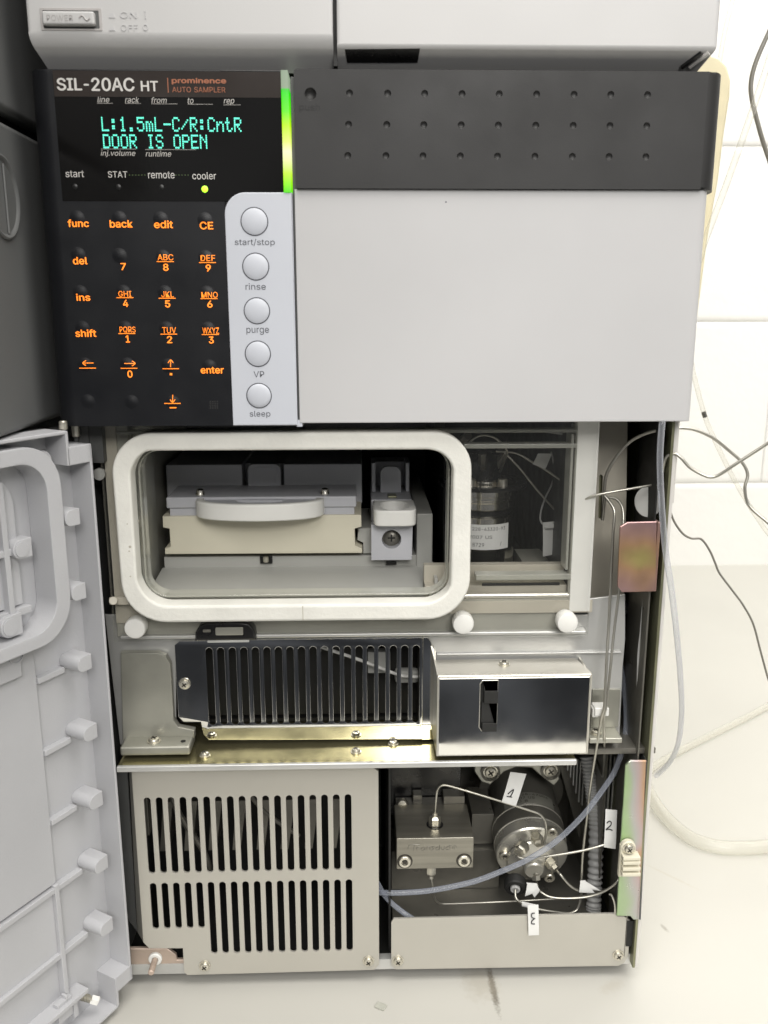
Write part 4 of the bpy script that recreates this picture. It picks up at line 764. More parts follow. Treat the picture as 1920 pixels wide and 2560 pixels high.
# sloping drip tray under the racks
zb_, zf_ = Z(650, 1417, 54), Z(650, 1496, 25); tx0, tx1 = X(392, 1440, 50), X(1084, 1440, 45)
mb = MB(); mb.poly([(hx0+1.5, 25, zf_), (tx1, 25, zf_), (tx1, 54, zb_), (hx0+4, 54, zb_), (hx0+1.5, 25, -226), (tx1, 25, -226), (tx1, 54, -226), (hx0+4, 54, -226)],
                  [(0, 1, 2, 3), (4, 5, 6, 7), (0, 1, 5, 4), (1, 2, 6, 5), (2, 3, 7, 6), (3, 0, 4, 7)])
mb.box(X(410, 1400, 54), tx1, 54, 140, -226, Z(650, 1391, 54), .4)
bx_ = X(1041, 1380, 53); mb.box(bx_, tx1, 53, 150, -226, Z(1070, 1284, 53), .8); mb.box(tx1-1.2, tx1+.4, 26, 54, -226, zb_+2, .3)
tr = obj('drip_tray', mb, 'traygrey', A)
mb = MB(); mb.poly([W(660, 1421, 54-.6)+Vector((0, -.5, .25)), WZ(1060, 1500, zf_)+Vector((0, 0, .9)), WZ(1040, 1472, zf_+2)+Vector((0, 0, .6)), W(1030, 1426, 53)], [(0, 1, 2, 3)])
mb.bm.free()
mb = MB(); p = W(666, 1397, 53.6); mb.box(p.x-3, p.x+3, 52.4, 53.9, p.z-2.2, p.z+1.8, .3); obj('latch_plate', mb, 'black', tr)
mb = MB(); mb.cyl((p.x, 51.4, p.z-1), (p.x, 51.4, p.z+1.8), 1.3); obj('latch_pin', mb, 'screw', tr)
p = W(978, 1406, 53.4); mb = MB(); mb.box(p.x-2.6, p.x+2.6, 52.2, 53.6, p.z-1, p.z+.6, .2); obj('latch_plate', mb, 'black', tr)
mb = MB(); mb.plate([L([(889, 1322), (931, 1320), (931, 1384), (908, 1384), (908, 1357), (893, 1350), (896, 1324)], 55)], 55, 100, .2); obj('rack_guide', mb, 'traygrey', tr)
# ---- sample rack (lifts out)
sr = empty('sample_rack', (-55, 70, zb_+2), 'wide white sample rack with a curved front handle, seated inside the chamber', 'sample rack')
mb = MB(); mb.plate([L([(406, 1291), (407, 1319), (423, 1322), (426, 1367), (412, 1371), (412, 1386), (906, 1383), (906, 1372), (888, 1364), (887, 1322), (904, 1317), (903, 1287)], 50)], 50, 140, .5, bseg=2)
obj('rack_base', mb, 'cream', sr)
mb = MB(); mb.box(X(424, 1280, 51), X(886, 1280, 51), 51.5, 140, Z(650, 1292, 51.5), Z(650, 1268, 51.5), .3)
obj('rack_tier', mb, 'rackgrey', sr)
mb = MB(); mb.box(X(415, 1255, 50.3), X(891, 1250, 50.3), 50.3, 80, Z(650, 1270, 50.3), Z(650, 1242, 50.3), .8, 3)
obj('rack_shelf', mb, 'rackgrey', sr)
hz_t, hz_b = Z(650, 1262, 34), Z(650, 1305, 34); hxa, hxb = X(492, 1270, 50), X(811, 1268, 50); hc = (hxa+hxb)/2; hw = (hxb-hxa)/2
arc = [(hc+hw*math.cos(t), 50-16*math.sin(t)**.75 if math.sin(t) > 0 else 50) for t in [math.pi*i/36 for i in range(37)]]
mb = MB(); inn = [(hc+(hw-4)*math.cos(t), 50.2-12.6*max(0, math.sin(t))**.75) for t in [math.pi*i/36 for i in range(37)]]
planplate(mb, [arc+inn[::-1]], hz_b, hz_t, 1.0, 3)
obj('handle', mb, 'wht', sr)
mb = MB(); el = [(hc+.5+12*math.cos(t), 47.5+4.6*math.sin(t)) for t in [2*math.pi*i/28 for i in range(28)]]
planplate(mb, [[(q[0], q[1]) for q in inn], el], hz_t-2.4, hz_t-.9, .3, 1); planplate(mb, [[(q[0]*.99, q[1]+.2) for q in inn]], hz_b+1, hz_t-3.6, .2, 1)
obj('thumb_plate', mb, 'rackgrey', sr)
y8 = 80
for a, b_ in ((415, 606), (709, 905)):
    mb = MB(); mb.box(X(a, 1190, y8), X(b_, 1190, y8), y8, 150, Z(600, 1262, y8), Z(600, 1161, y8), .8, 2); obj('vial_block', mb, 'rackgrey', sr)
mb = MB(); mb.box(X(606, 1190, 88), X(720, 1190, 88), 92, 150, Z(660, 1262, 88), Z(660, 1158, 92), .5); obj('vial_block', mb, 'rackgrey', sr)
mb = MB(); mb.plate([rrect(X(619, 1190, 78), X(702, 1190, 78), Z(660, 1240, 78), Z(660, 1160, 78), [3.5, 3.5, 0, 0])], 78, 82, .5, bseg=2); obj('release_tab', mb, 'rackgrey', sr)
mb = MB(); mb.box(X(630, 1190, 77.9), X(692, 1190, 77.9), 77.7, 78.3, Z(660, 1215, 78), Z(660, 1168, 78), .3)
obj('tab_grip', mb, 'rackgrey', sr)
for a, c in ((500, 1222), (812, 1219)):
    p = W(a, c, 56); zt = Z(650, 1242, 50.3); mb = MB(); mb.lathe([(2.3, 0), (2.3, .8), (1.9, 1.5), (1.9, 2.6), (1.2, 3.2), (0, 3.4)], (p.x, 56, zt-.2), (0, 0, 1), 20); obj('rack_screw', mb, 'valvesteel', sr)
# ---- control vial rack
cr_ = empty('control_rack', (15, 60, zb_+2), 'small narrow white vial rack beside the wide one, with a round front hole', 'sample rack')
hp = W(979, 1349, 46); mb = MB()
mb.plate([L([(928, 1313), (1032, 1311), (1030, 1400), (928, 1401)], 46), circ(hp.x, hp.z, 4.6, 28)], 46, 52, .35, bseg=2)
mb.box(X(930, 1320, 50), X(1031, 1320, 50), 52, 120, Z(980, 1400, 52), Z(980, 1312, 52), .4)
obj('rack_body', mb, 'rackgrey', cr_)
mb = MB(); mb.lathe([(4.6, 0), (4.5, 1), (3.4, 1.2), (3.4, 2.2), (2.2, 3), (0, 3.1)], (hp.x, 52.1, hp.z), (0, -1, 0), 24); cs = obj('rack_screw', mb, 'darksteel', cr_)
mb = MB(); mb.box(hp.x-1.8, hp.x+1.8, 48.8, 49.4, hp.z-.35, hp.z+.35, 0); mb.box(hp.x-.35, hp.x+.35, 48.9, 49.4, hp.z-1.8, hp.z+1.8, 0); obj('cross_recess', mb, 'void', cs)
ly = 38; zt, zb2 = Z(985, 1277, ly), Z(985, 1317, ly)
xa, xb = X(934, 1290, ly+2), X(1042, 1290, ly+2); xc = (xa+xb)/2; hw = (xb-xa)/2
def dshape(hw, y0, y1, n=4.5):
    o = [(xc-hw, y1)]
    for i in range(25):
        t = math.pi*i/24; o.append((xc-hw*math.copysign(abs(math.cos(t))**(2/n), math.cos(t)), y0+9-9*abs(math.sin(t))**(2/n)))
    return o+[(xc+hw, y1)]
def ellip(hw, y0, y1): return [(xc+hw*math.cos(t), (y0+y1)/2+(y1-y0)/2*math.sin(t)) for t in [2*math.pi*i/32 for i in range(32)]]
mb = MB(); planplate(mb, [dshape(hw, ly, 62), ellip(hw-3.4, ly+2.2, 60)], zb2, zt, .8, 3); obj('handle', mb, 'wht', cr_)
mb = MB(); planplate(mb, [dshape(hw-1, ly+2, 61)], zb2+.5, zb2+2.5, .2); mb.box(xa+1.5, xb-1.5, 46, 60, Z(980, 1315, 46), zb2+1, .2); obj('thumb_plate', mb, 'rackgrey', cr_)
mb = MB(); zk = zt+.6; mb.box(X(928, 1230, 62), X(1030, 1230, 62), 62, 112, zk-12, zk-.4, .5); obj('rack_top', mb, 'rackgrey', cr_)
mb = MB(); mb.plate([rrect(X(951, 1190, 80), X(1003, 1190, 80), zk-2, Z(977, 1166, 80), [4, 4, 0, 0])], 80, 83, .4, bseg=2); obj('release_tab', mb, 'rackgrey', cr_)
for a, b_ in ((929, 939), (1014, 1023)):
    mb = MB(); mb.box(X(a, 1190, 82), X(b_, 1190, 82), 82, 100, zk-2, Z(977, 1157, 82), .4); obj('side_post', mb, 'rackgrey', cr_)
mb = MB(); mb.box(X(929, 1190, 100), X(1023, 1190, 100), 97, 112, zk-2, Z(977, 1154, 97), .4); obj('back_block', mb, 'rackgrey', cr_)
mb = MB(); p = W(980, 1231, 70); mb.box(p.x-2.2, p.x+2.2, 66, 73, zk-.5, zk+.5, .3); obj('brass_clip', mb, 'olive', cr_)

# ================================================================== injection valve seen through the pane
vy = 76; vc = W(1205, 1300, vy); vx = vc.x
def vz(py): return Z(1205, py, vy-17)
zt = vz(1226)
mb = MB(); mb.lathe([(0, vz(1440)), (16.4, vz(1440)), (16.4, vz(1300)), (15.9, vz(1298)), (14.2, vz(1297)), (14.2, vz(1281)), (16, vz(1280)), (16.6, vz(1277)), (16.6, vz(1262)), (16.1, vz(1260)),
                     (16.1, vz(1256)), (16.9, vz(1254)), (16.9, vz(1246)), (17.6, vz(1244)), (17.6, zt+.3), (17.2, zt+.6), (0, zt+.6)], (vx, vy, 0), (0, 0, 1), 56)
iv = obj('injection_valve', mb, 'valvesteel', A, ang=25)
mb = MB(); mb.lathe([(17.8, zt-.6), (22.5, zt-.6), (22.5, zt+1.3), (17.8, zt+1.3), (17.8, zt-.6)], (vx, vy+2, 0), (0, 0, 1), 48); mb.lathe([(14.25, vz(1296.5)), (14.6, vz(1296)), (14.6, vz(1282)), (14.25, vz(1281.5))], (vx, vy, 0), (0, 0, 1), 48)
obj('valve_flange', mb, 'black', iv)
mb = MB(); mb.lathe([(11.5, 0), (11.5, 2.6), (11, 3), (0, 3)], (vx, vy, zt+.4), (0, 0, 1), 40); obj('stator_ring', mb, 'valvesteel', iv)
mb = MB(); mb.lathe([(9, 0), (9, 9), (6, 13), (0, 13)], (vx, vy, zt+3.3), (0, 0, 1), 32); obj('stator', mb, 'black', iv)
for an in (-58, 62, 180+58):
    a = math.radians(an); mb = MB(); mb.lathe([(2.9, 0), (2.9, .5), (2.5, .7), (2.5, 4.2), (2.2, 4.6), (0, 4.6)], (vx+15*math.cos(a), vy+15*math.sin(a), zt+.5), (0, 0, 1), 20); obj('valve_bolt', mb, 'screw', iv)
for an, h in ((-100, 9), (-35, 8), (-150, 8), (30, 8)):
    a = math.radians(an); p = Vector((vx+7*math.cos(a), vy+7*math.sin(a), zt+9)); mb = MB(); mb.cyl(p, p+Vector((5*math.cos(a), 5*math.sin(a), h)), 2.2, seg=6); obj('valve_fitting', mb, 'darksteel', iv)
# paper label bent round the barrel
def bend(mb, r):
    for v in mb.bm.verts:
        rr = r-(v.co.y); a = v.co.x/16.5; v.co = Vector((vx+rr*math.sin(a), vy-rr*math.cos(a), v.co.z))
    return mb
lz1, lz0 = vz(1313), vz(1376)
mb = MB(); g = bmesh.new(); n = 24
for i in range(n): 
    xa, xb = -14+27*i/n, -14+27*(i+1)/n
    q = [g.verts.new((x_, -.06, z_)) for x_, z_ in ((xa, lz0), (xb, lz0), (xb, lz1), (xa, lz1))]; g.faces.new(q)
    q = [g.verts.new((x_, -.01, z_)) for x_, z_ in ((xa, lz0), (xb, lz0), (xb, lz1), (xa, lz1))]; g.faces.new(q[::-1])
mb.add(g); bend(mb, 16.45); obj('paper_label', mb, 'paper', iv)
for s_, xa, xb, f in (('P/N: 228-43320-93', -12.5, 10.4, .16), ('3/2007 US', -11.5, 3, .48), ('NO: 8729', -12, -1.0, .78), ('/', 7.5, 8.3, .76)):
    zc = lz1+(lz0-lz1)*(f+.02); h = abs(lz1-lz0)*.15
    mb = text(s_, xa, xb, zc-h/2, zc+h/2, -.07, thick=.04); bend(mb, 16.45); obj('lettering', mb, 'ink', iv)
mb = MB(); p = W(1335, 1400, 70); mb.box(X(1293, 1390, 80), X(1365, 1390, 80), 62, 90, -226, vz(1395)-4, .4); obj('valve_base', mb, 'housing', iv)
mb = MB(); mb.lathe([(2.0, 0), (2.0, 10), (0, 10)], (X(1150, 1095, 60), 60, Z(1150, 1105, 60)), (.2, -.6, .3), 16); obj('valve_knob', mb, 'darksteel', iv)
# ================================================================== metalwork under the chamber
my = 24.2
mb = MB()
mb.plate([L([(262, 1537), (1470, 1537), (1470, 1498), (1563, 1486), (1563, 1600), (1557, 1668), (1549, 1845), (1495, 1860), (1090, 1860), (1090, 1652), (1068, 1606), (452, 1606), (440, 1640), (440, 1862), (300, 1862)], my)], my, my+1.4, .2)
mp_ = obj('mounting_plate', mb, 'zinc', A)
mb = MB(); mb.box(X(300, 1590, 19), X(1466, 1583, 19), 18.6, 24.3, Z(900, 1592, 19), Z(900, 1583, 19), .6, 3); obj('hem', mb, 'zinc', mp_)
mb = MB(); mb.box(X(1092, 1635, 22), X(1556, 1635, 22), 22.6, 24.3, Z(1320, 1637, 22.5), Z(1320, 1632, 22.5), .4, 3); obj('hem', mb, 'zinc', mp_)
for a, c in ((336, 1573), (1159, 1562), (1420, 1559)):
    p = W(a, c, 11.5); mb = MB(); mb.lathe([(4.2, 0), (4.2, 2), (4.8, 2.2), (4.9, 6.2), (4.5, 7.1), (3.2, 7.5), (0, 7.6)], (p.x, 19, p.z), (0, -1, 0), 32); obj('thumb_knob', mb, 'wht', A)
# door catch
cyy = 15
mb = MB(); pts = L([(487, 1603), (488, 1582), (498, 1565), (515, 1557), (600, 1555), (622, 1560), (636, 1576), (640, 1600)], cyy); mb.plate([pts], cyy, 22, 1.0, bseg=3); dc = obj('door_catch', mb, 'black', A)
mb = MB(); mb.box(X(538, 1578, cyy-.4), X(608, 1576, cyy-.4), cyy-.5, cyy+1, Z(570, 1588, cyy), Z(570, 1568, cyy), .5); obj('catch_bar', mb, 'cast', dc)
mb = MB(); p = W(518, 1577, cyy); mb.box(p.x-2, p.x+1.6, cyy-.4, cyy+1, p.z-.7, p.z+.7, .4); obj('catch_roller', mb, 'darksteel', dc)
mb = MB(); mb.box(X(517, 1603, 16), X(623, 1603, 16), 16, 24, Z(570, 1607, 16), Z(570, 1600, 16), .5); obj('catch_lip', mb, 'zinc', dc)
# slotted mirror-finish plate
sy = 22
out = L([(436, 1613), (448, 1603), (1056, 1592), (1056, 1848), (522, 1850), (508, 1836), (502, 1805), (459, 1805), (446, 1792)], sy)
zt0 = Z(780, 1617, sy); zb0 = Z(780, 1809, sy); sx_a, sx_b = X(527, 1715, sy), X(1040, 1705, sy)
slots = [stadium(sx_a+(sx_b-sx_a)*i/18, zb0+1.5, sx_a+(sx_b-sx_a)*i/18, zt0-1.5, 3.25) for i in range(19)]
mb = MB(); mb.plate([out]+slots, sy, sy+1.2, .2, bseg=2); vg = obj('vent_plate', mb, 'mirror', A)
xr_ = X(1056, 1720, sy)
mb = MB(); mb.plate([[(xr_, Z(1060, 1850, sy)), (xr_+5.6, Z(1060, 1850, sy)), (xr_+5.6, Z(1060, 1625, sy)), (xr_+2.4, Z(1060, 1594, sy)), (xr_, Z(1060, 1592, sy))]], sy+.2, sy+1.3, .2)
mb.box(xr_+5.2, xr_+6.2, sy+.2, sy+16, Z(1060, 1850, sy), Z(1060, 1628, sy), .2)
obj('vent_flange', mb, 'mirror', vg)
screw(vg, W(462, 1709, sy), 2.2)
mb = MB(); mb.box(-90, 27, 46, 50, -286, -236, 0); mb.box(20, 21, 26, 45, -286, -238, 0); obj('vent_cavity', mb, 'void', A)
# bits seen through the slots on the right
mb = MB(); p = W(945, 1640, 36); mb.box(p.x-5, p.x+6, 36, 42, p.z-9, p.z+2, .5); mb.box(p.x+8, p.x+20, 34, 40, p.z-14, p.z-7, 2); obj('sensor_block', mb, 'traygrey', A)
mb = MB(); mb.tube([W(805, 1618, 32), W(900, 1650, 32), W(1000, 1688, 31), W(1045, 1692, 31)], .8); obj('sensor_cable', mb, 'wht', A)
# grey cast bracket at the left
gy2 = 20
mb = MB(); mb.plate([L([(300, 1632), (395, 1632), (414, 1640), (426, 1660), (430, 1720), (434, 1800), (446, 1818), (486, 1826), (486, 1846), (306, 1852)], gy2)], gy2, my, .8, bseg=2)
cb = obj('side_bracket', mb, 'cast', A)
zf = Z(395, 1862, 12)
mb = MB(); p0 = W(302, 1868, 12); p1 = W(476, 1862, 12); mb.box(p0.x, p1.x, 10, my, zf-4.5, zf, 1.0, 3); obj('bracket_foot', mb, 'cast', cb)
screw(cb, WZ(385, 1853, zf), 2.6, (0, 0, 1))
mb = MB(); p = WZ(458, 1853, zf+.1); mb.lathe([(1.2, 0), (1.2, .1), (0, .12)], p, (0, 0, 1), 16); obj('bracket_hole', mb, 'void', cb)
# yellow passivated shelf in front of the plate
zs = -289.8
ex0, ex1 = X(292, 1925, 3), X(1442, 1893, 3)
mb = MB(); mb.box(ex0, ex1, 3.6, 46, zs-1.6, zs, .3); sh = obj('shelf_plate', mb, 'zincy', A)
mb = MB(); mb.box(ex0, ex1, 2.4, 4.4, zs-2.4, zs+.35, .5, 3); obj('shelf_lip', mb, 'zinc', sh)
for a, c in ((512, 1889), (890, 1880), (983, 1860)): screw(sh, WZ(a, c, zs), 2.0, (0, 0, 1))
# polished cover box with the rocker switch
by = 3.2; bx0, bx1 = X(1092, 1790, by), X(1476, 1790, by); bz0, bz1 = Z(1285, 1889, by), Z(1285, 1689, by)
rc = (X(1200, 1765, by), X(1243, 1765, by), Z(1222, 1827, by), Z(1222, 1702, by))
mb = MB(); fi = rrect(bx0+.9, bx1-1.1, bz0+.7, bz1-1.1, .3)
hole = [(rc[0], rc[3]-1.5), (rc[0]+1, rc[3]), (rc[1], rc[3]), (rc[1], rc[2]), (rc[0]+1.2, rc[2]), (rc[0], rc[2]+2)]
mb.plate([fi, hole], by, by+1.2, .12)
sw = obj('cover_box', mb, 'mirror', A)
mb = MB()                                         # folded rim, top, sides
mb.box(bx0, bx1, by+.25, by+2.6, bz1-1.4, bz1+.2, .8, 4); mb.box(bx0, bx0+1.1, by+.2, by+24, bz0, bz1-.4, .4, 3); mb.box(bx1-1.3, bx1, by+.2, by+24, bz0, bz1-.4, .7, 4); mb.box(bx0, bx1, by+.3, by+20, bz0, bz0+.9, .4, 3)
obj('box_rim', mb, 'steel', sw)
mb = MB(); tq = WZ(1440, 1648, bz1).y; mb.poly([(bx0, by+1.8, bz1+.1), (bx1, by+1.8, bz1+.1), (bx1-3.2, tq+1, bz1+.1), (bx0+.2, tq+1, bz1+.1), (bx0, by+1.8, bz1-1), (bx1, by+1.8, bz1-1), (bx1-3.2, tq+1, bz1-1), (bx0+.2, tq+1, bz1-1)],
                [(0, 1, 2, 3), (4, 5, 6, 7), (0, 1, 5, 4), (1, 2, 6, 5), (2, 3, 7, 6), (3, 0, 4, 7)]); obj('box_top', mb, 'satin', sw)
screw(sw, WZ(1260, 1662, bz1), 2.2, (0, 0, 1))
mb = MB(); mb.box(rc[0]-1, rc[1]+1, by+3, by+5, rc[2]-1, rc[3]+1, 0); mb.box(rc[0]+.3, rc[1]-.2, by+1.4, by+3, rc[2]+.3, rc[3]-.3, 0); obj('rocker_frame', mb, 'void', sw)
mb = MB(); mb.plate([[(a+(-.35 if a < (rc[0]+rc[1])/2 else .1), c+(.35 if c > (rc[2]+rc[3])/2 else -.1)) for a, c in hole], hole], by-.25, by+.3, .1); obj('cutout_edge', mb, 'steel', sw)
h_ = rc[3]-rc[2]
mb = MB(); mb.box(rc[0]+1.7, rc[1]+.2, by-.8, by+2, rc[3]-h_*.44, rc[3]-h_*.19, .3); mb.box(rc[0]+1.5, rc[1]+.1, by-.2, by+2, rc[3]-h_*.20, rc[3]-h_*.02, .3)
mb.box(rc[0]+1.2, rc[1]+.1, by-.6, by+2, rc[2]-.3, rc[2]+h_*.16, .3); mb.box(rc[0]+.7, rc[1]-.4, by+.2, by+2, rc[2]+h_*.16, rc[3]-h_*.44, .2); obj('rocker_switch', mb, 'rubber', sw)
# right-hand stay with its foot
mb = MB(); zz = Z(1515, 1846, 12); mb.box(X(1474, 1850, 12), X(1556, 1850, 12), 12, my, zz-2.6, zz, .5, 3)
mb.box(X(1480, 1750, my-1.2), X(1550, 1750, my-1.2), my-1.3, my+.1, zz, Z(1510, 1724, my-1.2), .3)
st = obj('stay_bracket', mb, 'cast', A); screw(st, WZ(1489, 1833, zz), 2.2, (0, 0, 1))
mb = MB(); mb.box(X(1444, 1880, 14), X(1640, 1872, 14), 14, 60, zs-3.4, zs-.4, .4); obj('rear_shelf', mb, 'darksteel', A)

# ================================================================== lower left: louvred cover plate
py_ = 12
out = L([(329, 1935), (925, 1914), (946, 1928), (948, 2411), (936, 2425), (468, 2438), (460, 2430), (457, 2371), (373, 2371), (358, 2356)], py_)
out[0] = (out[0][0], out[1][1]-.2); 
P0 = W(370, 1998, py_); P1 = W(870, 1982, py_); Q0 = W(380, 2187, py_); R0 = W(382, 2211, py_); R1 = W(872, 2196, py_); U0 = W(392, 2323, py_); V1 = W(874, 2376, py_)
zt1 = (P0.z+P1.z)/2; zb1 = (Q0.z+Z(870, 2172, py_))/2; zt2 = (R0.z+R1.z)/2; zb2s = U0.z; zb2 = (V1.z+Z(540, 2386, py_))/2
xa, xb = (P0.x+Q0.x)/2-.2, (P1.x+V1.x)/2; holes = []
for i in range(18):
    x = xa+(xb-xa)*i/17; holes.append(stadium(x, zb1+1.55, x, zt1-1.55, 3.1)); holes.append(stadium(x, (zb2s if i < 5 else zb2)+1.55, x, zt2-1.55, 3.1))
mb = MB(); mb.plate([out]+holes, py_, py_+1.2, .18, bseg=2); gp = obj('louvre_cover', mb, 'satin', A)
mb = MB(); e0, e1 = out[0], out[-1]
mb.poly([(e0[0]+.1, py_+.2, e0[1]), (e1[0]+.1, py_+.2, e1[1]), (e1[0]-4.0, py_+5.5, e1[1]+1.5), (e0[0]-2.6, py_+5.5, e0[1]-.4), (e0[0]+.1, py_+1.2, e0[1]), (e1[0]+.1, py_+1.2, e1[1]), (e1[0]-4.0, py_+6.5, e1[1]+1.5), (e0[0]-2.6, py_+6.5, e0[1]-.4)],
        [(0, 1, 2, 3), (4, 5, 6, 7), (0, 1, 5, 4), (1, 2, 6, 5), (2, 3, 7, 6), (3, 0, 4, 7)])
obj('cover_flange', mb, 'satin', gp)
mb = MB(); za = (out[1][1]); mb.box(X(477, 1921, py_), X(919, 1919, py_), py_+.3, py_+14, za+.1, za+1.1, .3, 3); obj('cover_flange', mb, 'satin', gp)
for a, c in ((512, 2414), (921, 2402)): screw(gp, W(a, c, py_), 2.3)
mb = MB(); mb.box(-122, 3, 78, 80, BZ+11, zs-4, 0); mb.box(5.4, 6.4, 20, 110, BZ+11, zs-4, 0); obj('fan_bulkhead', mb, 'void', A)
mb = MB()
for i in range(9):
    x = -108+i*12.3; mb.xf(Matrix.Identity(4)); mb.poly([(x, 40, -330), (x+5, 40, -330), (x+1, 40, -358), (x-3, 40, -358), (x, 60, -330), (x+5, 60, -330), (x+1, 60, -358), (x-3, 60, -358)], [(0, 1, 2, 3), (4, 5, 6, 7), (0, 1, 5, 4), (1, 2, 6, 5), (2, 3, 7, 6), (3, 0, 4, 7)])
obj('cooling_fins', mb, 'darksteel', A)
mb = MB(); mb.tube([(-106, 36, -305), (-100, 34, -330), (-88, 36, -356), (-86, 40, -372)], 1.6); mb.tube([(-70, 44, -300), (-62, 40, -330), (-40, 42, -352)], 1.2); mb.box(-118, -112, 26, 36, -340, -306, .5); obj('wiring_loom', mb, 'darksteel', A)
# chassis foot at the left with its door pin
mb = MB(); mb.plate([L([(300, 2372), (418, 2372), (440, 2388), (442, 2400), (500, 2400), (500, 2432), (332, 2434), (300, 2434)], 14)], 14, 16, .3); fp = obj('foot_plate', mb, 'pinkplate', A)
p = W(388, 2398, 13); mb = MB(); mb.lathe([(3.3, 0), (3.3, 1.2), (2.8, 1.6), (1.6, 1.6), (1.6, 0)], (p.x, 14, p.z), (0, -1, 0), 28); obj('pin_collar', mb, 'wht', fp)
mb = MB(); mb.cyl((p.x, 14, p.z), (p.x, 3.5, p.z), 1.45, .4, 20); obj('door_pin', mb, 'pinkplate', fp)
mb = MB(); mb.box(-125, 129.3, 13.5, 18, BZ+6.4, BZ+12.2, .3); obj('base_frame', mb, 'zinc', A)
mb = MB(); mb.box(-127, XR-1.4, 18.2, 470, BZ+6.5, BZ+8, 0); obj('base_floor', mb, 'void', A)
for a in (-105, 108):
    for y_ in (60, 420):
        mb = MB(); mb.lathe([(9, 0), (10, 1), (10, 6.6), (0, 6.6)], (a, y_, BZ), (0, 0, 1), 20); obj('rubber_foot', mb, 'rubber', A)
mb = MB(); mb.plate([L([(284, 1924), (318, 1926), (343, 2330), (312, 2290), (300, 2240)], 22)], 22, 23.5, .2); obj('hinge_flange', mb, 'gapgrey', A)
# ================================================================== lower right: pump compartment
mb = MB(); mb.plate([L([(978, 2306), (984, 2297), (1538, 2284), (1543, 2291), (1560, 2291), (1577, 2303), (1571, 2390), (1560, 2408), (1545, 2415), (990, 2424), (978, 2414)], py_)], py_, py_+1.2, .2, bseg=2); ft = obj('front_tray', mb, 'satin', A)
for a, c in ((995, 2401), (1545, 2387)): screw(ft, W(a, c, py_), 2.3)
zfl = -396.5
mb = MB(); mb.box(8, 117, 13.2, 112, zfl-1, zfl, 0); mb.box(8, 127, 108, 110, zfl, zs-4, 0); obj('tray_floor', mb, 'darksteel', ft)
mb = MB(); a, b_ = W(1530, 2284, 13), W(1505, 2235, 30); mb.tube([W(1537, 2290, 12.6), W(1537, 2262, 13), W(1530, 2240, 14), W(1524, 2236, 16)], .5, 6); obj('tray_edge', mb, 'steel', ft)
mb = MB(); mb.plate([L([(1569, 2303), (1587, 2303), (1583, 2366), (1565, 2366)], 11.4)], 11.4, 11.8, 0); obj('side_slot', mb, 'void', A)
mb = MB(); zq = Z(1060, 1915, 60); mb.box(X(975, 1960, 60), X(1152, 1960, 60), 60, 106, -352, zq, .8); obj('drive_box', mb, 'black', A)
mb = MB(); mb.box(X(1180, 2030, 62), X(1235, 2030, 62), 62, 90, -372, Z(1205, 2035, 62), .5); mb.box(X(978, 2140, 58), X(1250, 2140, 58), 58, 80, zfl, Z(1200, 2125, 58), .5); obj('pump_mount', mb, 'darksteel', A)
# transducer block
tz, tzb = -340.6, Z(1085, 2172, 21); ta, tb_ = X(991, 2130, 21), X(1184, 2130, 21)
tbk = WZ(1080, 2010, tz).y
mb = MB(); mb.box(ta, tb_, 21, tbk, tzb, tz, .5, 3); td = obj('transducer_block', mb, 'brushed', A)
mb = MB(); mb.box(ta+1, ta+26, tbk, tbk+8, tzb+2, tz-.6, .4); mb.box(ta+26, tb_-1, tbk, tbk+8, tzb+2, tz+4.2, .4); mb.box(ta+10, ta+15, tbk+2, tbk+8, tz-1, tz+4, .6); obj('block_clamp', mb, 'darksteel', td)
mb = MB(); p = W(1005, 2003, tbk+4); mb.lathe([(2.9, 0), (2.9, 1), (2.2, 2.4), (0, 2.8)], (p.x, tbk+2, p.z), (0, -1, .2), 20); obj('clamp_screw', mb, 'screw', td)
for a, c in ((1012, 2153), (1160, 2151)):
    p = W(a, c, 21); mb = MB(); mb.lathe([(3.9, 0), (3.9, .1), (0, .12)], (p.x, 21.03, p.z), (0, -1, 0), 24); mb2 = mb
    mb = MB(); mb.lathe([(3.1, 0), (3.1, .8), (2.7, 1.2), (1.7, 1.2), (1.5, .3), (0, .3)], (p.x, 20.9, p.z), (0, -1, 0), 28); bo = obj('socket_bolt', mb, 'screw', td); obj('bolt_recess', mb2, 'screwdark', bo)
    mb = MB(); mb.cyl((p.x, 20.5, p.z), (p.x, 20.2, p.z), 1.35, .05, 6); obj('hex_socket', mb, 'screwdark', bo)
strokes = [[(1020, 2122), (1023, 2113), (1050, 2111)], [(1036, 2113), (1033, 2127)], [(1042, 2126), (1043, 2118), (1049, 2117)], [(1060, 2118), (1053, 2121), (1054, 2126), (1061, 2124), (1062, 2118), (1063, 2126)],
           [(1067, 2126), (1068, 2118), (1074, 2117), (1075, 2125)], [(1086, 2116), (1079, 2117), (1084, 2122), (1078, 2126)], [(1096, 2117), (1089, 2120), (1091, 2125), (1097, 2123), (1099, 2112), (1099, 2125)], [(1103, 2117), (1104, 2124), (1110, 2123), (1111, 2116)],
           [(1121, 2116), (1115, 2119), (1116, 2124), (1122, 2123)], [(1124, 2112), (1125, 2124)], [(1120, 2115), (1130, 2114)], [(1131, 2116), (1132, 2122)], [(1136, 2123), (1135, 2114), (1139, 2113), (1141, 2119)]]
mb = MB()
for s_ in strokes: mb.tube([W(a, c, 20.95) for a, c in s_], .13, 5, 3)
obj('handwriting', mb, 'darksteel', td)
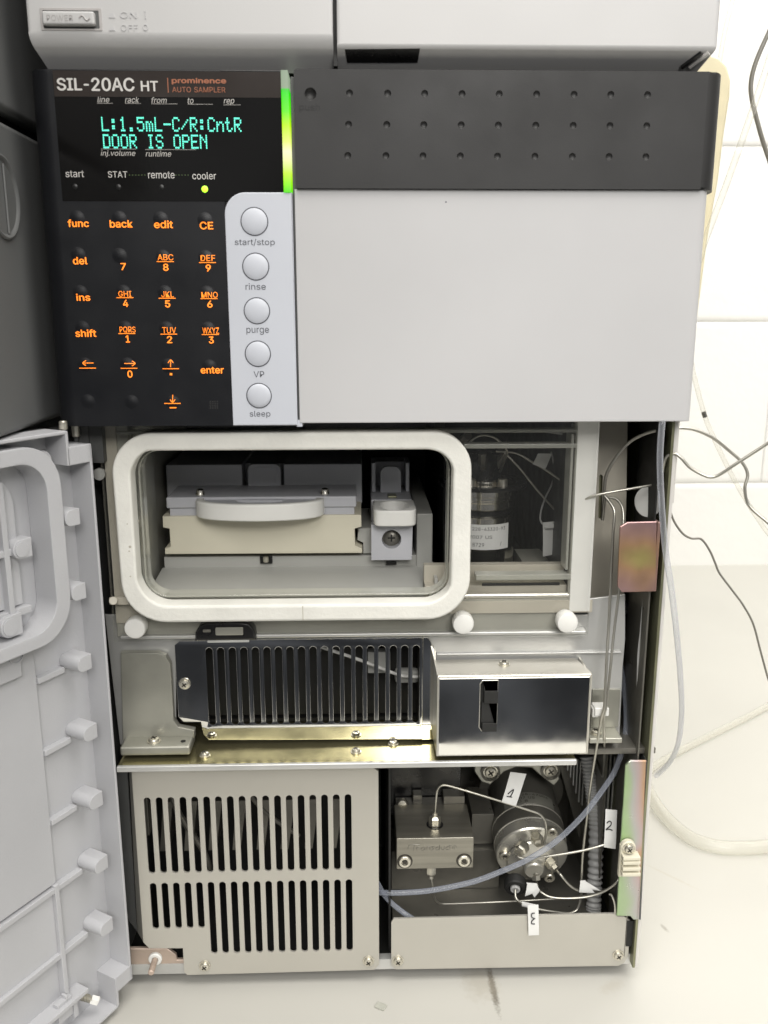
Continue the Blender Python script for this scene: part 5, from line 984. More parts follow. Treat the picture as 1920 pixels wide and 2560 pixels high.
def nut(p, ax, r, h, parent, m='screw', name='fitting'):
    mb = MB(); ax = Vector(ax).normalized(); p = Vector(p); mb.lathe([(r*.8, 0), (r, h*.12), (r, h*.8), (r*.75, h), (0, h)], p, ax, 6); mb.cyl(p+ax*h*.9, p+ax*h*1.35, r*.5, .2, 16); return obj(name, mb, m, parent, ang=25)
tp = WZ(1087, 2062, tz); nut((tp.x, tp.y, tz), (0, 0, 1), 3.1, 5.2, td)
mb = MB(); mb.lathe([(4.2, 0), (4.2, .25), (3.2, .3)], (tp.x, tp.y, tz+.02), (0, 0, 1), 24); obj('port_ring', mb, 'black', td)
nb = W(1078, 2178, 24.5); nut((nb.x, 24.5, tzb), (0, 0, -1), 2.5, 5.8, td)
# rotary valve on its motor
f0 = Vector(W(1331, 2142, 42)); ax = Vector((-.04, -1, -.24)).normalized(); q = ax
def along(d): return f0-ax*d
mb = MB(); mb.lathe([(0, 0), (11, 0), (18.2, -1.4), (18.8, -2.2), (18.8, -8), (18.4, -8.6)], f0, ax, 64); rv = obj('rotary_valve', mb, 'steel', A, ang=20)
mb = MB(); mb.lathe([(18.6, -8.4), (19.2, -8.8), (19.2, -17), (18.8, -17.5), (18.8, -18), (19.2, -18.4), (19.2, -26), (18.6, -26.4)], f0, ax, 64); obj('valve_barrel', mb, 'darksteel', rv, ang=20)
mb = MB(); mb.lathe([(18.5, -26.2), (18.5, -46), (24, -46.5), (24, -48.5), (19, -50), (19, -70), (0, -70)], f0, ax, 48); obj('valve_motor', mb, 'darksteel', rv)
mb = MB(); mb.lathe([(18.85, -8.35), (19.25, -8.6), (19.25, -9.1), (19.1, -9.3)], f0, ax, 64); mb.lathe([(18.75, -17.3), (19.3, -17.6), (19.3, -18.1), (19.1, -18.4)], f0, ax, 64); obj('bright_ring', mb, 'steel', rv)
# valve face details
def onface(px, py, d):                          # point on the plane parallel to the valve face, d in front of it
    v = ray(px, py); o = f0+ax*d; return CAM+v*((o-CAM).dot(ax)/v.dot(ax))
mb = MB(); mb.lathe([(13.5, -.1), (12.8, .9), (5.6, 4.2), (5.2, 6.6), (4.6, 7.2), (0, 7.2)], f0-Vector((0, 0, 2.0)), ax, 48); obj('stator_cone', mb, 'steel', rv, ang=20)
for a, c in ((1379.6, 2077), (1262, 2137), (1373, 2191)):
    p = onface(a, c, -.2); mb = MB(); mb.lathe([(2.9, -1), (2.9, 1.3), (2.5, 1.7), (1.5, 1.7), (1.4, .9), (0, .9)], p, ax, 24); bo = obj('socket_bolt', mb, 'screw', rv)
    mb = MB(); mb.lathe([(1.35, 1.0), (0, 1.05)], p, ax, 6); obj('hex_socket', mb, 'screwdark', bo)
for (a, c, a2, c2, d2) in ((1312, 2112, 1294, 2134, 9), (1347, 2105, 1338, 2088, 6), (1372, 2150, 1390, 2174, 8), (1336, 2160, 1341, 2200, 8)):
    p, p2 = onface(a, c, 3), onface(a2, c2, d2); d = (p2-p).normalized()
    mb = MB(); h = (p2-p).length; mb.lathe([(2.9, 0), (3.2, .5), (3.2, h*.6), (2.6, h*.66), (2.3, h*.7), (2.3, h), (.8, h), (0, h-.3)], p, d, 6); obj('valve_fitting', mb, 'screw', rv, ang=25)
kb = Vector(W(1288, 2218, 28)); kd = Vector((-.15, -1, -.3)).normalized()
mb = MB(); mb.lathe([(0, -4.6), (4.9, -4.6), (5.5, -4)]+[(5.6-.12*(i % 2), -3.6+i*.37) for i in range(11)]+[(5.2, .9), (3.4, 1.2), (3, .2), (0, .2)], kb, kd, 40); kn = obj('black_knob', mb, 'rubber', rv)
mb = MB(); mb.lathe([(2.5, .2), (2.5, 1.6), (2.2, 1.9), (1.5, 1.9), (1.4, 1.0), (0, 1.0)], kb, kd, 28); obj('ferrule', mb, 'hose', kn)
# motor flange above with two bolts
mb = MB(); mb.plate([L([(1186, 1898), (1186, 1930), (1204, 1955), (1226, 1962), (1260, 1930), (1290, 1918), (1330, 1920), (1350, 1938), (1385, 1965), (1398, 1950), (1398, 1898)], 62)], 62, 66, .5); mf = obj('motor_flange', mb, 'cast', A)
for a, c in ((1226, 1929), (1376, 1926)):
    p = W(a, c, 61.5); mb = MB(); mb.lathe([(5.2, 0), (5.2, 1), (4, 1.4), (4, 1)], p, (0, -1, 0), 28); obj('bolt_washer', mb, 'darksteel', mf); screw(mf, p, 3.2)
mb = MB(); q0 = f0-ax*30
for s_, xa, xb, zz in (('228-47006', -3, 12, 1.6), ('US', 2, 6, -.9)):
    pass
# curved data label on the barrel
g = bmesh.new(); qx = Vector((0, 0, 1)).rotation_difference(ax)
def barrel(an, h, r): return f0+qx @ Vector((r*math.cos(an), r*math.sin(an), h))
upv = (Vector((0, 0, 1))-ax*ax.z).normalized(); xv = upv.cross(ax).normalized()
def bpt(an, h, r): return f0+ax*h+(upv*math.cos(an)+xv*math.sin(an))*r
n = 20
for i in range(n):
    a0_, a1_ = -.75+1.5*i/n, -.75+1.5*(i+1)/n
    for r in (19.3, 19.24): g.faces.new([g.verts.new(bpt(a, h, r)) for a, h in ((a0_, -26.3), (a1_, -26.3), (a1_, -18.5), (a0_, -18.5))])
mb = MB(); mb.add(g); obj('data_label', mb, 'cast', rv)
for s_, xa, xb, zz in (('P/N 228-47006', -12, 11, -20.3), ('2007 US', -9, 3, -22.6), ('NO 8', -9, -1, -24.9)):
    mb = text(s_, xa, xb, zz-.8, zz+.8, 0, thick=.02)
    for v in mb.bm.verts: v.co = bpt(v.co.x/19.3, -26.3-18.5-v.co.z-.2, 19.38-v.co.y)
    obj('lettering', mb, 'screwdark', rv)
# louvred inner wall and corrugated hose
mb = MB()
for a, t, b_ in ((1420, 1895, 1925), (1428, 1895, 1942), (1436, 1895, 1962), (1444, 1895, 1982), (1452, 1900, 2004), (1459, 1930, 2012)):
    p, q = W(a, t, 75), W(a+2, b_, 75); mb.box(p.x-.45, p.x+.45, 74, 76, q.z, p.z, .3)
for a, t, b_ in ((1518, 1878, 2030), (1527, 1878, 2022), (1537, 1890, 2056)):
    p, q = W(a, t, 58), W(a, b_, 58); mb.box(p.x-.6, p.x+.6, 57, 59, q.z, p.z, .3)
obj('louvre_edges', mb, 'zinc', A)
mb = MB(); mb.box(116.2, 117, 40, 108, zfl, zs-4, 0); mb.poly([W(1395, 1900, 80), W(1470, 1900, 80), W(1500, 2120, 80), W(1455, 2120, 80)], [(0, 1, 2, 3)]); obj('inner_wall', mb, 'darksteel', A)
hp_ = [W(1468, 1890, 62), W(1476, 1945, 58), W(1484, 2000, 54), W(1491, 2066, 50), W(1488, 2177, 44), W(1484, 2262, 40), W(1483, 2300, 38)]
c = []
for i in range(len(hp_)-1):
    for k in range(34): c.append(hp_[i].lerp(hp_[i+1], k/34))
mb = MB(); mb.sweep(c, [3.7+.42*math.sin(i*2*math.pi/5.6) for i in range(len(c))], 20); obj('corrugated_hose', mb, 'hose', A, ang=80)
# plates of the right-hand column
by_ = 40
mb = MB(); sl = L([(1498, 1190), (1502, 1186), (1507, 1190), (1505, 1294), (1500, 1298), (1496, 1293)], by_)
mb.plate([L([(1480, 1040), (1569, 1040), (1566, 1250), (1560, 1500), (1470, 1540), (1478, 1300)], by_), sl], by_, by_+1.2, .1); bp = obj('divider_plate', mb, 'beige', A)
mb = MB(); mb.box(sl[0][0]-1, sl[2][0]+1, by_+2, by_+3, sl[4][1]-1, sl[1][1]+1, 0); obj('slot_backing', mb, 'olive', bp)  # olive inset set behind the slot
iy = 8
mb = MB(); mb.plate([L([(1551, 1317), (1569, 1306), (1642, 1304), (1640, 1479), (1556, 1481), (1545, 1467)], iy)], iy, iy+1.6, .3); lp = obj('latch_bracket', mb, 'irid', A)
xq = X(1640, 1390, iy); mb = MB(); mb.box(xq-.2, xq+1.3, iy+.1, 26, Z(1640, 1478, iy), Z(1640, 1306, iy), .3); obj('bracket_side', mb, 'irid', lp)
p = W(1630, 1254, 24); mb = MB(); mb.lathe([(0, 0), (5.4, 0), (6.2, .6), (6.2, 2.2), (6.9, 2.4), (6.9, 3.4), (6, 3.6), (0, 3.6)], p, (-.75, -.62, .1), 32); obj('round_grommet', mb, 'wht', A)
mb = MB(); e = W(1676, 1120, 11); mb.box(122.5, 123.3, 12, 40, -206, -135, .2); obj('gap_lining', mb, 'void', A)
mb = MB(); mb.box(122.5, 123.3, 12, 40, BZ+12, -206.5, .2); obj('gap_lining', mb, 'darksteel', A)
i2 = 9
mb = MB(); mb.plate([L([(1564, 1914), (1576, 1902), (1616, 1902), (1598, 2299), (1584, 2300), (1576, 2291), (1542, 2290)], i2)], i2, i2+1.4, .25); sb = obj('side_stay', mb, 'irid2', A)
xq = X(1614, 1905, i2); mb = MB(); mb.poly([W(1616, 1903, i2+.3), W(1620, 1903, i2+.3), W(1602, 2299, i2+.3), W(1598, 2299, i2+.3)]+[v+Vector((.5, 14, 0)) for v in (W(1616, 1903, i2+.3), W(1620, 1903, i2+.3), W(1602, 2299, i2+.3), W(1598, 2299, i2+.3))], [(0, 1, 2, 3), (4, 5, 6, 7), (0, 1, 5, 4), (1, 2, 6, 5), (2, 3, 7, 6), (3, 0, 4, 7)]); obj('stay_return', mb, 'gapgrey', sb)
sc = W(1570, 2117, 7); mb = MB()
mb.plate([circ(sc.x, sc.z, 3.5, 24)], 5.8, 9, .5); mb.plate([L([(1552, 2115), (1589, 2115), (1591, 2150), (1588, 2190), (1546, 2192)], 6.5)], 6.2, 9, .4); cl = obj('cable_clip', mb, 'cream', sb)
for c_ in (2144, 2155, 2170, 2184):
    mb = MB(); t, u = W(1556-(c_-2144)*.06, c_+4, 4), W(1600, c_-5, 4); mb.box(t.x, u.x, 2.6, 8, t.z, u.z, .35); obj('clip_rib', mb, 'cream', cl)
screw(cl, (sc.x, 5.8, sc.z), 2.3)
# loose cable tie block on the stay
mb = MB(); p = W(1502, 1776, 14); mb.box(p.x-3.4, p.x+3.4, 12, 19, p.z-2.2, p.z+2.0, .6, 3); mb.box(p.x-4.2, p.x-1, 13, 18, p.z-3.2, p.z+1.2, .6); obj('tie_block', mb, 'wht', A)
# open lower door -------------------------------------------------------
H = Vector((-119, 3, 0)); dd = Vector((-.5, -.8660254, 0)); nn = Vector((.8660254, -.5, 0))
NW = .80                                       # shallow moulding
DM = Matrix(((dd.x, nn.x*NW, 0, H.x), (dd.y, nn.y*NW, 0, H.y), (0, 0, 1, 0), (0, 0, 0, 1)))
def D(px, py, w):
    v = ray(px, py); k = (w-(CAM-H).dot(nn))/v.dot(nn); P = CAM+v*k; return ((P-H).dot(dd), P.z)
def DL(pts, w): return [D(a, b, w) for a, b in pts]
def dobj(name, mb, m, parent, **k): mb.xf(DM); return obj(name, mb, m, parent, **k)
dtop, dbot, dw_ = -135.2, -402, 258
mb = MB()
mb.box(0, dw_, -19, -15, dbot, -143, .3); mb.box(12, dw_, -19, -15, -146, dtop, .3)      # outer skin
mb.box(-.4, 1.0, -19, 0, dbot, -142.2, .35); mb.box(11.8, dw_, -19, 0, dtop-1.5, dtop, .5, 3); mb.box(11.4, 12.8, -19, 0, -149.5, dtop-.2, .3)
mb.box(-.4, 12.6, -19, 0, -149.6, -142.0, .5, 3); mb.box(dw_-1.5, dw_, -19, 0, dbot-6, dtop, .3)
d_ = obj('door', mb.xf(DM), 'doorgrey', A, label='open lower door showing its ribbed inside')
mb = MB(); mb.box(.2, dw_, -19.6, -19.05, dbot+.2, dtop-.5, 0); mb.box(-1.1, -.45, -19.4, -.8, dbot+.4, -142.6, .15); dobj('door_edge_shade', mb, 'dark', d_)  # dark back skin; thin edge strip stands in for the rim's shadow line
# seal rib round the window recess
so = rrect(17.0, 171, -220.2, -139.2, [17, 17, 17, 17], 10); si = rrect(24.2, 164, -214.6, -145.6, [12, 12, 12, 12], 10)
mb = MB(); mb.plate([so, si], -15, .2, .5, bseg=2); dobj('seal_rib', mb, 'doorgrey', d_)
# hinge-side posts, each with a web to the rim
first = None
for z in (-171.4, -203.6, -235.6, -268.0, -301.1, -333.1, -365.9):
    mb = MB(); o = [(12.4+3.4*math.cos(t), z+3.4*math.sin(t)) for t in [math.radians(-90+180*i/14) for i in range(15)]]
    o += [(8.0, z+3.4), (8.0, z-3.4)]
    mb.plate([o], -15, -.9, .35, bseg=2)
    if first is None: first = dobj('door_post', mb, 'doorgrey', d_); fz = z
    else: copy(first, ORG[first.name]+Vector((0, 0, z-fz)), d_); mb.bm.free()
mb = MB(); mb.lathe([(4.6, 0), (4.6, 9), (4.2, 9.6), (0, 9.7)], (21, -15, -147), (0, 1, 0), 24); dobj('door_boss', mb, 'doorgrey', d_)
# ribs
for i, (z, u0, u1) in enumerate(((-238.5, 15.5, 29.5), (-271.5, 15.5, 29.5), (-304.4, 15.5, 29.5), (-336.5, 15.5, dw_-2), (-369.6, 15.5, dw_-2))):
    mb = MB(); mb.box(u0, u1, -15.2, -11.2, z-1.3, z+1.3, .35, 3); dobj('cross_rib', mb, 'doorgrey', d_)
mb = MB(); mb.box(29.2, 31.6, -15.2, -10.8, -401, -334, .4, 3); dobj('upright_rib', mb, 'doorgrey', d_)
mb = MB(); mb.box(29.4, dw_-2, -15.2, -12.6, -334, -224, .5, 3); mb.box(31.5, dw_-2, -15.2, -13.4, -368.5, -338, .4); dobj('raised_panel', mb, 'doorgrey', d_)
mb = MB(); mb.box(38, 62, -13, -9, -232.5, -221, .8, 3); mb.lathe([(3.6, 0), (3.6, .8), (3.1, .9), (3.0, .3), (0, .3)], (40.5, -9, -222.5), (0, 1, 0), 24); dobj('moulded_pad', mb, 'doorgrey', d_)
# window recess furniture
wq = -9
mb = MB(); pts = [(33.5, -203), (33.5, -163)]+[(33.5+9*(1-math.cos(t)), -163+12*math.sin(t)) for t in [math.pi/2*i/8 for i in range(1, 9)]]+[(70, -151), (70, -203)]
mb.plate([pts], -15.2, -10.5, .5, bseg=2); rp = dobj('recess_panel', mb, 'doorgrey', d_)
for u, z0, z1 in ((41.2, -206, -152), (46.8, -176, -154)):
    mb = MB(); mb.box(u-1.3, u+1.3, -12, -6.5, z0, z1, .4); dobj('recess_rib', mb, 'doorgrey', d_)
for z0, z1, w in ((-181.4, -178.6, -6.8), (-206.8, -203.6, -7.5)):
    mb = MB(); mb.box(31.4, 75, -12, w, z0, z1, .5); dobj('recess_rib', mb, 'doorgrey', d_)
for pxy, r in (((50, 1373), 3.9), ((22, 1567), 4.4)):
    u, z = D(*pxy, -5); mb = MB(); o = [(u+r*math.cos(t), z+r*math.sin(t)) for t in [math.radians(-90+180*i/14) for i in range(15)]]+[(u-r*1.3, z+r), (u-r*1.3, z-r)]
    mb.plate([o], -13, -5, .5, bseg=2); mb.lathe([(r*.8, 0), (r*.8, .5), (r*.7, .6), (0, .6)], (u, -5, z), (0, 1, 0), 24); dobj('recess_post', mb, 'doorgrey', d_)
mb = MB(); mb.box(47.5, 60, -9, -7, -200, -183, .4); dobj('recess_cover', mb, 'doorgrey', d_)
# bottom corner block and latch pocket
mb = MB(); mb.poly([(-.4, 0, -394.5), (9.6, 0, -394.5), (9.6, -15, -394.5), (-.4, -15, -394.5), (-.4, 0, -402), (9.6, 0, -402), (9.6, -15, -402), (-.4, -15, -402)], [(0, 1, 2, 3), (4, 5, 6, 7), (0, 1, 5, 4), (1, 2, 6, 5), (2, 3, 7, 6), (3, 0, 4, 7)])
mb.box(8.6, 10, -19, -.2, -410, -394.6, .3); mb.box(9, dw_, -19, -.4, -411, -409.6, .4); mb.box(9, dw_, -19, -15, -410.5, -401, 0); mb.box(22, 60, -15.2, -5.5, -394, -391.8, .4)
dobj('corner_block', mb, 'doorgrey', d_)
u1, z1 = D(212, 2494, -8); u0, z0 = D(240, 2512, -5)
mb = MB(); q0_, q1_ = Vector((u1+2.5, -12, z1+2.5)), Vector((u1-1.5, -7, z1-1)); n = 90; cc = []
for i in range(n): 
    t = i/n; a = t*2*math.pi*9; c0 = q0_.lerp(q1_, t); cc.append(c0+Vector((.3*math.cos(a), 2.2*math.cos(a), 2.2*math.sin(a))))
mb.sweep(cc, .3, 6); dobj('spring', mb, 'screw', d_)
mb = MB(); mb.lathe([(2, 0), (2.2, .3), (2.2, 3.8), (1.8, 4.2), (0, 4.2)], q1_, (q1_-q0_).normalized(), 6); dobj('latch_pin', mb, 'wht', d_)
for (a, c, a2, c2) in ((150, 2520, 190, 2536), (188, 2500, 204, 2540), (170, 2494, 178, 2512)):
    p, q = D(a, c, -5), D(a2, c2, -5); mb = MB(); mb.box(p[0], q[0], -12, -8, p[1], q[1], .5); dobj('latch_hook', mb, 'doorgrey', d_)
# hinge pins at the top
for a, c0, c1, yy in ((157, 1052, 1074, -3), (188, 1060, 1092, 12)):
    p, q = W(a, c0, yy), W(a, c1, yy); mb = MB(); mb.cyl(p, (p.x, p.y, q.z), 1.7, .4, 16); obj('hinge_pin', mb, 'screw', A)
mb = MB(); p = W(205, 1110, 14); mb.box(p.x-3, p.x+3, 14, 24, p.z-5, p.z+9, .4); mb.box(X(218, 1090, 13), X(252, 1090, 13), 15, 30, Z(235, 1160, 13), -134.6, .4); obj('hinge_block', mb, 'gapgrey', A)
mb = MB(); p = W(247, 1186, 16); mb.lathe([(2.6, 0), (2.6, 2), (0, 2.2)], (p.x, 18, p.z), (0, -1, 0), 20); obj('side_button', mb, 'traygrey', A)

# ================================================================== tubes, capillaries and cables (each lies or hangs loose)
def tubeobj(name, pts, r, m, label, cat, group=None, seg=10, res=8):
    mb = MB(); mb.tube(pts, r, seg, res); return obj(name, mb, m, label=label, cat=cat, group=group, ang=80)
def flag(parent, quad, Y, strokes=None, th=.25, yk=.3):
    """folded paper tag: quad in photo pixels (tl, tr, br, bl)"""
    mb = MB(); f = [W(*p, Y) for p in quad]; n = 6; fr, bk = [], []
    g = bmesh.new(); rows = []
    for i in range(n+1):
        t = i/n; w = .55*math.sin(t*2.6); a = f[0].lerp(f[3], t); b = f[1].lerp(f[2], t); rows.append([g.verts.new(a+Vector((0, -w, 0))), g.verts.new(b+Vector((0, -w+.25*math.sin(t*5), 0))), g.verts.new(b+Vector((0, -w+th+.25*math.sin(t*5), 0))), g.verts.new(a+Vector((0, -w+th, 0)))])
    for a, c in zip(rows, rows[1:]):
        for k in range(4): g.faces.new((a[k], a[(k+1) % 4], c[(k+1) % 4], c[k]))
    g.faces.new(rows[0]); g.faces.new(rows[-1][::-1]); bmesh.ops.recalc_face_normals(g, faces=g.faces); mb.add(g)
    fl = obj('paper_tag', mb, 'paper', parent)
    if strokes:
        mb = MB()
        for s_ in strokes: mb.tube([W(a, c, Y-.75) for a, c in s_], .26, 6, 5)
        obj('handwriting', mb, 'ink', fl)
    return fl
# capillary 1: transducer top to valve, tag 1
c1 = tubeobj('steel_capillary', [Vector((tp.x, tp.y, tz+5)), W(1090, 2000, 31), W(1093, 1977, 31), W(1101, 1965, 30), W(1116, 1963, 30), W(1180, 1981, 28), W(1252, 2003, 27), W(1330, 2028, 27), W(1350, 2036, 27), W(1362, 2051, 27), W(1366, 2075, 28), W(1360, 2112, 31)], .62, 'tube',
             'bent steel capillary from the top of the metal block, with paper tag 1', 'capillary')
flag(c1, [(1276, 1930), (1316, 1935), (1289, 2014), (1254, 2004)], 26.2, [[(1270, 1985), (1284, 1974), (1276, 1992), (1274, 1992)], [(1267, 1991), (1274, 1992), (1280, 1993)]])
c2 = tubeobj('steel_capillary', [W(1293, 2135, 27), W(1295, 2141, 25.5), W(1303, 2145, 24.5), W(1319, 2147, 23.5), W(1374, 2140, 21), W(1457, 2126, 20), W(1512, 2111, 20), W(1530, 2100, 24), W(1536, 2070, 40)], .62, 'tube',
             'steel capillary running right from the valve face to paper tag 2', 'capillary')
flag(c2, [(1514, 2023), (1543, 2026), (1538, 2121), (1509, 2117)], 19.4, [[(1517, 2058), (1523, 2053), (1528, 2056), (1527, 2063), (1515, 2074), (1522, 2073), (1531, 2076)]])
c3 = tubeobj('steel_capillary', [kb+kd*1.5, W(1290, 2245, 24), W(1303, 2257, 23), W(1330, 2269, 22), W(1374, 2278, 22), W(1421, 2283, 23), W(1440, 2277, 24), W(1448, 2262, 25), W(1453, 2240, 26), W(1456, 2150, 28), W(1468, 2039, 25), W(1477, 1960, 20), W(1492, 1865, 13), W(1504, 1792, 10.8), W(1511, 1764, 10.6), W(1517, 1640, 14), W(1522, 1560, 17), W(1533, 1330, 20), W(1536, 1290, 21), W(1534, 1272, 22), W(1524, 1255, 24), W(1512, 1240, 26)],
             .66, 'tube', 'long capillary from the black knob with paper tag 3, rising to the divider plate', 'capillary')
flag(c3, [(1319, 2264), (1346, 2262), (1347, 2336), (1321, 2338)], 11.0, [[(1337, 2283), (1330, 2284), (1329, 2292), (1335, 2297), (1330, 2302), (1329, 2309), (1337, 2310)], [(1335, 2297), (1338, 2296)]])
flag(c3, [(1305, 2254), (1340, 2262), (1342, 2274), (1304, 2265)], 20.5)
c4 = tubeobj('steel_capillary', [Vector((nb.x, 24.5, tzb-7)), W(1083, 2225, 25), W(1087, 2246, 26), W(1096, 2257, 27), W(1110, 2260, 28), W(1200, 2257, 31), W(1340, 2250, 33), W(1440, 2243, 36), W(1500, 2230, 40), W(1530, 2222, 46)], .5, 'tube',
             'thin capillary dropping from beneath the metal block and running along the tray', 'capillary')
c5 = tubeobj('steel_capillary', [onface(1341, 2204, 8), W(1348, 2226, 26), W(1374, 2242, 23), W(1416, 2246, 22), W(1471, 2242, 21), W(1513, 2227, 20), W(1543, 2204, 18), W(1556, 2175, 22)], .6, 'tube',
             'steel capillary from the lowest valve fitting, with a crumpled white tag', 'capillary')
flag(c5, [(1316, 2207), (1342, 2209), (1349, 2226), (1336, 2243)], 25); flag(c5, [(1318, 2212), (1340, 2216), (1332, 2232), (1312, 2240)], 24.4)
c6 = tubeobj('steel_capillary', [onface(1391, 2175, 8), W(1399, 2184, 26), W(1424, 2213, 24), W(1446, 2226, 24), W(1490, 2229, 26), W(1515, 2224, 34)], .66, 'tube',
             'short steel capillary from the right valve fitting into a folded white tag', 'capillary')
flag(c6, [(1451, 2202), (1463, 2201), (1486, 2231), (1447, 2230)], 23); flag(c6, [(1462, 2202), (1480, 2213), (1503, 2226), (1470, 2222)], 23.8)
# right-hand steel lines
tubeobj('steel_capillary', [W(1506, 1300, 30), W(1511, 1250, 28), W(1515, 1190, 26), W(1541, 1143, 24), W(1576, 1104, 22), W(1612, 1085, 20), W(1647, 1075.5, 18), W(1693, 1070, 18), W(1735, 1074, 18), W(1781, 1094, 18), W(1823, 1127, 18), W(1855, 1156, 17), W(1869, 1186, 16), W(1862, 1221, 15), W(1872, 1263, 14), W(1920, 1307, 10), W(1990, 1370, 5), (250, 20, -260), (290, 60, -350), (360, 140, BZ+1), (540, 260, BZ+1), (760, 380, BZ+1)], .72, 'tube',
        'steel line arching from the divider plate out over the wall to the right', 'capillary')
tubeobj('steel_capillary', [W(1657, 1180, 14), W(1661, 1156, 12), W(1668, 1141, 11), W(1686, 1134, 10), W(1703, 1145, 9), W(1724, 1168, 8), W(1752, 1185, 7), W(1777, 1193, 6), W(1798, 1187, 5), W(1841, 1159, 3), W(1920, 1108, 0), W(2000, 1056, -4), (240, 10, -80), (330, 60, -80), (440, 120, -200), (560, 220, -350), (700, 330, BZ+1)], .72, 'tube',
        'wavy steel line leaving the right side below the arching one', 'capillary')
tubeobj('steel_capillary', [W(1420, 1268, 24), W(1440, 1257, 22), W(1481, 1241, 19), W(1513, 1233, 18), W(1575, 1222, 18), W(1633, 1212, 19), W(1652, 1209, 20)], .6, 'tube',
        'straight steel capillary crossing the white frame strip towards the round grommet', 'capillary')
tubeobj('steel_capillary', [W(1520, 1243, 30), W(1541, 1248, 28), W(1553, 1262, 26), W(1558, 1282, 24), W(1557, 1320, 22), W(1548, 1470, 18), W(1535, 1580, 16), W(1527, 1660, 13), W(1516, 1764, 10.8), W(1510, 1790, 10.8), W(1511, 1850, 12), W(1510, 1917, 30), W(1506, 1940, 40), W(1490, 1900, 55)], .62, 'tube',
        'steel capillary hanging behind the pink and gold bracket and ending in a loop', 'capillary')
tubeobj('grey_tube', [W(1613, 1470, 20), W(1611, 1490, 20), W(1603, 1580, 20), W(1597, 1640, 20), W(1594, 1760, 20), W(1588, 1868, 20), W(1583, 1930, 20)], .75, 'hose',
        'thin grey tube hanging straight down the dark gap at the right', 'tube')
tubeobj('signal_wire', [W(1672, 1262, 14), W(1675, 1276, 14), W(1686, 1305, 15), W(1707, 1334, 16), W(1728, 1346, 17), W(1753, 1348, 18), W(1774, 1376, 19), W(1788, 1408, 20), W(1798, 1432, 21), W(1830, 1475, 24), W(1858, 1513, 27), W(1883, 1560, 30), W(1902, 1630, 34), W(1925, 1710, 40), W(1960, 1790, 50), (262, 60, -390), (300, 75, BZ+.6), (400, 110, BZ+.6), (560, 140, BZ+.6)], .5, 'cable',
        'thin grey wire trailing down across the block wall and bench at the right', 'wire')
# wires inside the sample chamber
tubeobj('steel_capillary', [W(1168, 1112, 60), W(1185, 1096, 60), W(1206, 1088, 60), W(1232, 1092, 60), W(1252, 1106, 60), W(1268, 1128, 60), W(1262, 1150, 64), W(1250, 1180, 70)], .55, 'tube', 'steel capillary arching over the top of the injection valve', 'capillary')
t_ = tubeobj('steel_capillary', [W(1240, 1128, 62), W(1290, 1133, 60), W(1330, 1155, 58), W(1365, 1175, 56), W(1405, 1202, 50), W(1432, 1219, 40)], .55, 'tube', 'steel capillary with a square paper tag, slanting down inside the chamber', 'capillary')
flag(t_, [(1345, 1134), (1380, 1134), (1363, 1172), (1331, 1160)], 56)
tubeobj('steel_capillary', [W(1262, 1132, 62), W(1302, 1174, 60), W(1340, 1222, 60), W(1383, 1270, 60), W(1395, 1280, 62)], .5, 'tube', 'straight thin capillary slanting steeply beside the injection valve', 'capillary')
t_ = tubeobj('grey_tube', [W(1378, 1130, 66), W(1384, 1155, 66), W(1387, 1180, 66), W(1380, 1210, 66), W(1364, 1243, 66), W(1353, 1275, 66), W(1351, 1300, 66), W(1360, 1312, 64), W(1380, 1310, 60), W(1412, 1285, 50), W(1436, 1262, 40)], .5, 'hose', 'thin looping grey tube with a hanging paper tag inside the chamber', 'tube')
flag(t_, [(1357, 1306), (1383, 1309), (1382, 1386), (1357, 1391)], 60); flag(t_, [(1360, 1306), (1392, 1303), (1384, 1320), (1362, 1322)], 59)
tubeobj('grey_tube', [W(1230, 1077, 50), W(1330, 1076, 50), W(1400, 1084, 50), W(1436, 1091, 45)], .5, 'hose', 'thin grey tube near the top edge of the chamber window', 'tube')
# blue-tinted drain tubes
tubeobj('drain_tube', [W(1658, 1035, 3), W(1655, 1060, 1), W(1650, 1133, 0), W(1651, 1203, 0), W(1656, 1291, 0), W(1664, 1379, 1), W(1678, 1468, 2), W(1690, 1570, 6), W(1700, 1680, 20), W(1704, 1780, 40), W(1695, 1860, 60), W(1672, 1908, 80), W(1640, 1940, 100)], 1.35, 'faint',
        'bluish clear drain tube hanging from under the white cover at the right', 'tube')
tubeobj('drain_tube', [W(1551, 1660, 40), W(1556, 1690, 38), W(1564, 1754, 34), W(1565, 1819, 30), W(1557, 1868, 26), W(1538, 1925, 22), W(1510, 1970, 20), W(1457, 2039, 19), W(1388, 2105, 18), W(1319, 2149, 18), W(1249, 2180, 18), W(1180, 2205, 18), W(1078, 2226, 19), W(1000, 2232, 20), W(945, 2231, 22), W(915, 2226, 26)], 1.35, 'milky',
        'long bluish drain tube sweeping diagonally across the pump compartment', 'tube')
tubeobj('drain_tube', [W(930, 2190, 26), W(943, 2206, 24), W(965, 2243, 22), W(1000, 2275, 20), W(1040, 2302, 18), W(1080, 2322, 18)], 1.3, 'milky', 'short bluish drain tube dipping behind the front tray', 'tube')
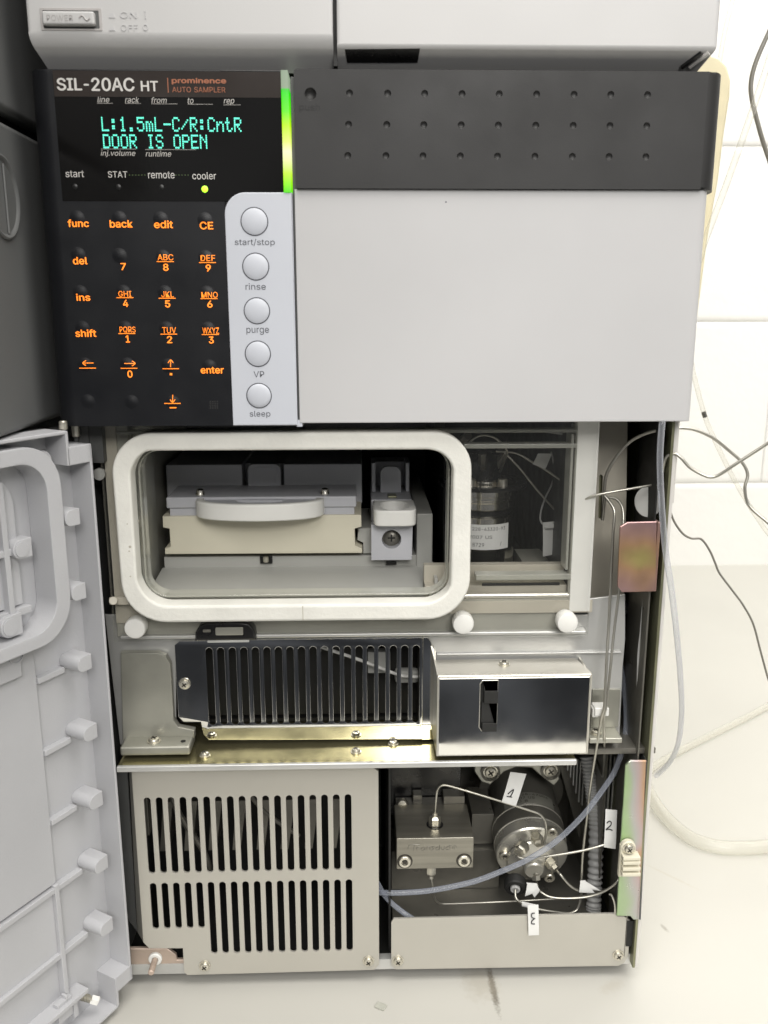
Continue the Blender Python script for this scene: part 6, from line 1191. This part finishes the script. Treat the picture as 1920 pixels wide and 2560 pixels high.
# clear tubing and cable at the upper right
tubeobj('clear_tube', [(330, 200, 330), (320, 180, 200), W(1965, 10, 160), W(1935, 110, 160), W(1890, 250, 160), W(1820, 450, 160), W(1760, 610, 160), W(1720, 730, 160), (165, 190, -120), (160, 215, -300), (165, 230, BZ+2)], 1.9, 'cleartube', 'straight clear tube slanting down behind the white cover, upper right', 'tube')
tubeobj('clear_tube', [(228, 255, 330), (226, 258, 200), W(1836, -30, 260), W(1826, 20, 260), W(1812, 80, 260), W(1800, 150, 262), W(1790, 230, 265), (196, 275, -80), (190, 290, -300), (200, 300, BZ+1.7)], 1.6, 'cleartube', 'short faint clear tube beside the top right corner of the upper instrument', 'tube')
t_ = tubeobj('clear_tube', [(160, 170, BZ+2), (150, 150, -250), (152, 128, -90), W(1722, 890, 120), W(1733, 932, 120), W(1760, 1034, 120), W(1781, 1087, 120), W(1823, 1175, 120), W(1858, 1238, 120), W(1894, 1295, 120), W(1935, 1345, 120), (360, 140, -280), (460, 190, -380), (580, 260, BZ+1.4), (740, 340, BZ+1.4)], 1.35, 'cleartube', 'clear tube with a dark bubble crossing the block wall below the cover', 'tube')
mb = MB(); p, q = W(1759, 1030, 120), W(1763, 1043, 120); mb.cyl(p, q, 1.25); obj('dark_bubble', mb, 'rubber', t_)
tubeobj('grey_cable', [(390, 220, 330), (385, 210, 200), W(1960, 10, 200), W(1920, 85, 200), W(1886, 166, 200), W(1877, 226, 200), W(1893, 303, 200), W(1920, 391, 200), W(1960, 480, 200), (380, 230, -60), (500, 300, -260), (620, 380, BZ+1.4), (780, 470, BZ+1.4)], 1.35, 'cable', 'dark grey cable bowed against the wall at the top right edge', 'cable')
def WB(px, py, r): return WZ(px, py, BZ+r)
tubeobj('bench_tube', [WB(1590, 1900, 4.2), WB(1628, 1991, 4.2), WB(1667, 2046, 4.2), WB(1725, 2094, 4.2), WB(1789, 2116, 4.2), WB(1853, 2120, 4.2), WB(1920, 2116, 4.2), WB(2020, 2100, 4.2)], 4.2, 'cleartube', 'thick clear tube lying in a wide curve on the bench', 'tube')
tubeobj('bench_tube', [WB(1600, 1950, 2.6), WB(1638, 1915, 2.6), WB(1686, 1885, 2.6), WB(1757, 1848, 2.6), WB(1850, 1802, 2.6), WB(1930, 1760, 2.6), WB(2050, 1690, 2.6)], 2.6, 'cleartube', 'thinner clear tube running back along the bench to the right', 'tube')
p = WZ(952, 2518, BZ); mb = MB(); mb.box(p.x-2.6, p.x+2.6, p.y-1.9, p.y+1.9, BZ+.05, BZ+1.1, .4); mb.xf(Matrix.Translation(p) @ Matrix.Rotation(-.5, 4, 'Z') @ Matrix.Translation(-p))
obj('plastic_chip', mb, 'acrylic_edge', label='small clear plastic chip lying on the bench in front of the instrument', cat='chip')
